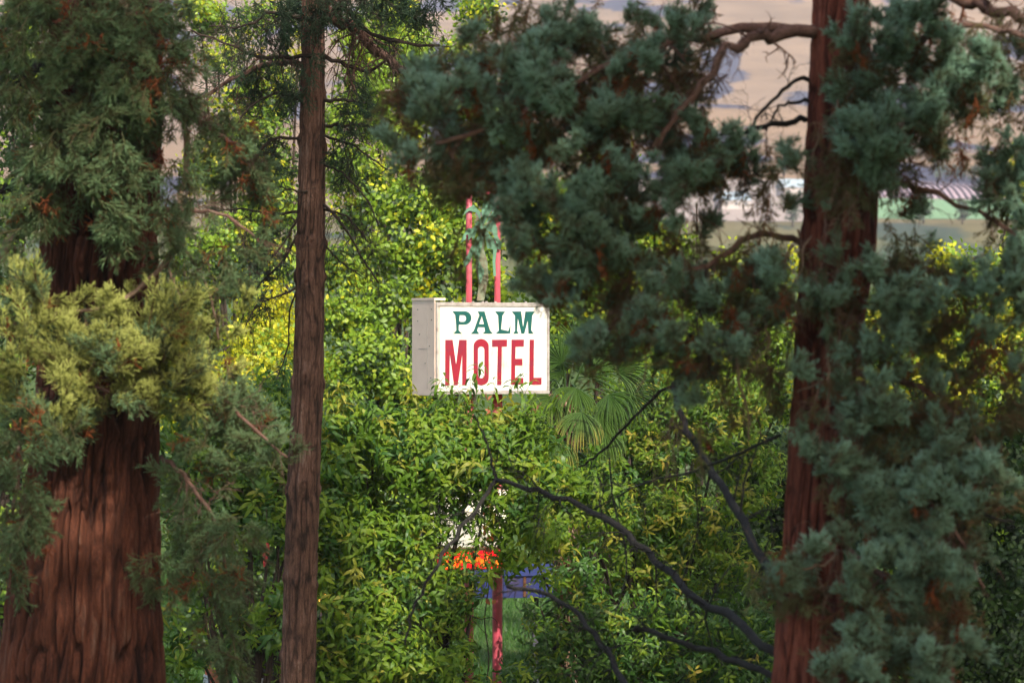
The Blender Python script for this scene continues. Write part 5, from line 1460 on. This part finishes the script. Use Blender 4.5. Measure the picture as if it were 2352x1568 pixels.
V = [(-w2 - .04, -.05, z5), (w2 + .04, -.05, z5), (w2 + .04, 1.05, z5), (-w2 - .04, 1.05, z5), (-w2 + .1, .5, z5 + 24 * kb), (w2 - .1, .5, z5 + 24 * kb)]
mb.add(V, [(0, 1, 5), (0, 5, 4), (2, 3, 4), (2, 4, 5), (0, 4, 3), (1, 2, 5), (0, 2, 1), (0, 3, 2)])
link('lid', mb.mesh('lid', M_BLUE_TOP, smooth=False), bs)
for k in range(5):
    xx = -w2 + 2 * w2 * (k + .5) / 5
    bbox('rib', xx - .03, xx + .03, -.022, -.001, zt + .02, zt + 48 * kb, M_BLUE_TOP if k != 2 else M_FIBRE, bs)
for xx in (.28 * w2, ):
    bbox('leg', xx - .06, xx + .06, .4, .52, 0, zt - .002, M_GREYM, bs)


def patio_chair(label, px, d, rz, zoff=0.0):
    x = (px - 1176) * S * d
    r = thing('patio_chair', label, 'chair', (x, d, zoff), rz=rz, group='patio chairs')
    bbox('cushion', -.25, .25, -.25, .22, .44, .52, M_TERRA, r, bevel=.03)
    c = bbox('backrest', -.25, .25, 0, .07, 0, .62, M_TERRA, r, bevel=.03); c.location = (0, .24, .5); c.rotation_euler = (-.2, 0, 0)
    bbox('side_panel', -.31, -.275, -.2, .25, .3, .82, M_OFFWHITE, r, bevel=.01)
    for sx in (-1, 1):
        mb = MB(); tube(mb, catmull([(sx * .3, .3, .95), (sx * .3, .1, .98), (sx * .3, -.15, .86), (sx * .3, -.28, .62)], 10), .022, .022, 8)
        link('armrest', mb.mesh('armrest', M_DARKM), r)
        for sy in (-1, 1):
            bbox('leg', sx * .27 - .02, sx * .27 + .02, sy * .23 - .02, sy * .23 + .02, 0, .437, M_DARKM, r)


patio_chair('terracotta-cushioned patio chair with dark curved arms low behind the leaves at lower left', 508, 77.0, .3)
patio_chair('patio chair half hidden by the slender trunk with its grey-white side showing', 622, 76.0, -1.0)

lamp_p = P(737, 1372, 72)
lamp = thing('lamp_post', 'small amber lamp glowing in the leaves beside the slender trunk', 'lamp', (lamp_p.x, 72, 0))
mb = MB(); tube(mb, [(0, 0, 0), (0, 0, lamp_p.z - .12)], .03, .025, 8); link('pole', mb.mesh('pole', M_DARKM), lamp)
mb = MB(); tube(mb, [(0, 0, lamp_p.z - .118), (0, 0, lamp_p.z - .04), (0, 0, lamp_p.z + .06), (0, 0, lamp_p.z + .10)], np.array([.06, .1, .09, .05]), None, 10); link('globe', mb.mesh('globe', M_LAMP), lamp)
mb = MB(); tube(mb, [(0, 0, lamp_p.z + .102), (0, 0, lamp_p.z + .15)], .12, .03, 10); link('cap', mb.mesh('cap', M_DARKM), lamp)

rp = P(611, 1296, 61.0)
rs = thing('red_sprig', 'small sprig of scarlet leaves hanging beside the slender trunk', 'leaves', (rp.x, rp.y, rp.z))
mb = MB(); tube(mb, [(0, 0, .9), (0.03, .02, .4), (0, 0, 0)], .005, .003, 5); link('stem', mb.mesh('stem', M_TWIG), rs)
for k in range(7):
    mb = MB(); leaf(mb, (0, 0, 0), (random.uniform(-1, 1), -.3, -1), (0, -1, .2), .10, .05, .1, random.random(), .3)
    o = link('leaf', mb.mesh('leaf', M_REDLEAF), rs); o.location = (0, 0, .05 + .05 * k)

# ------------------------------------------------------------------ the air
mh = bpy.data.materials.new('air')
mh.use_nodes = True
for n_ in list(mh.node_tree.nodes):
    if n_.type == 'BSDF_PRINCIPLED':
        mh.node_tree.nodes.remove(n_)
pv = mh.node_tree.nodes.new('ShaderNodeVolumePrincipled')
pv.inputs['Color'].default_value = (0.80, 0.86, 1.0, 1)
pv.inputs['Density'].default_value = 0.00011
mh.node_tree.links.new(pv.outputs[0], mh.node_tree.nodes['Material Output'].inputs['Volume'])
bbox('haze', -3700, 3700, -420, 7100, -8, 1010, mh, kind='stuff', label='thin summer haze over the whole valley')
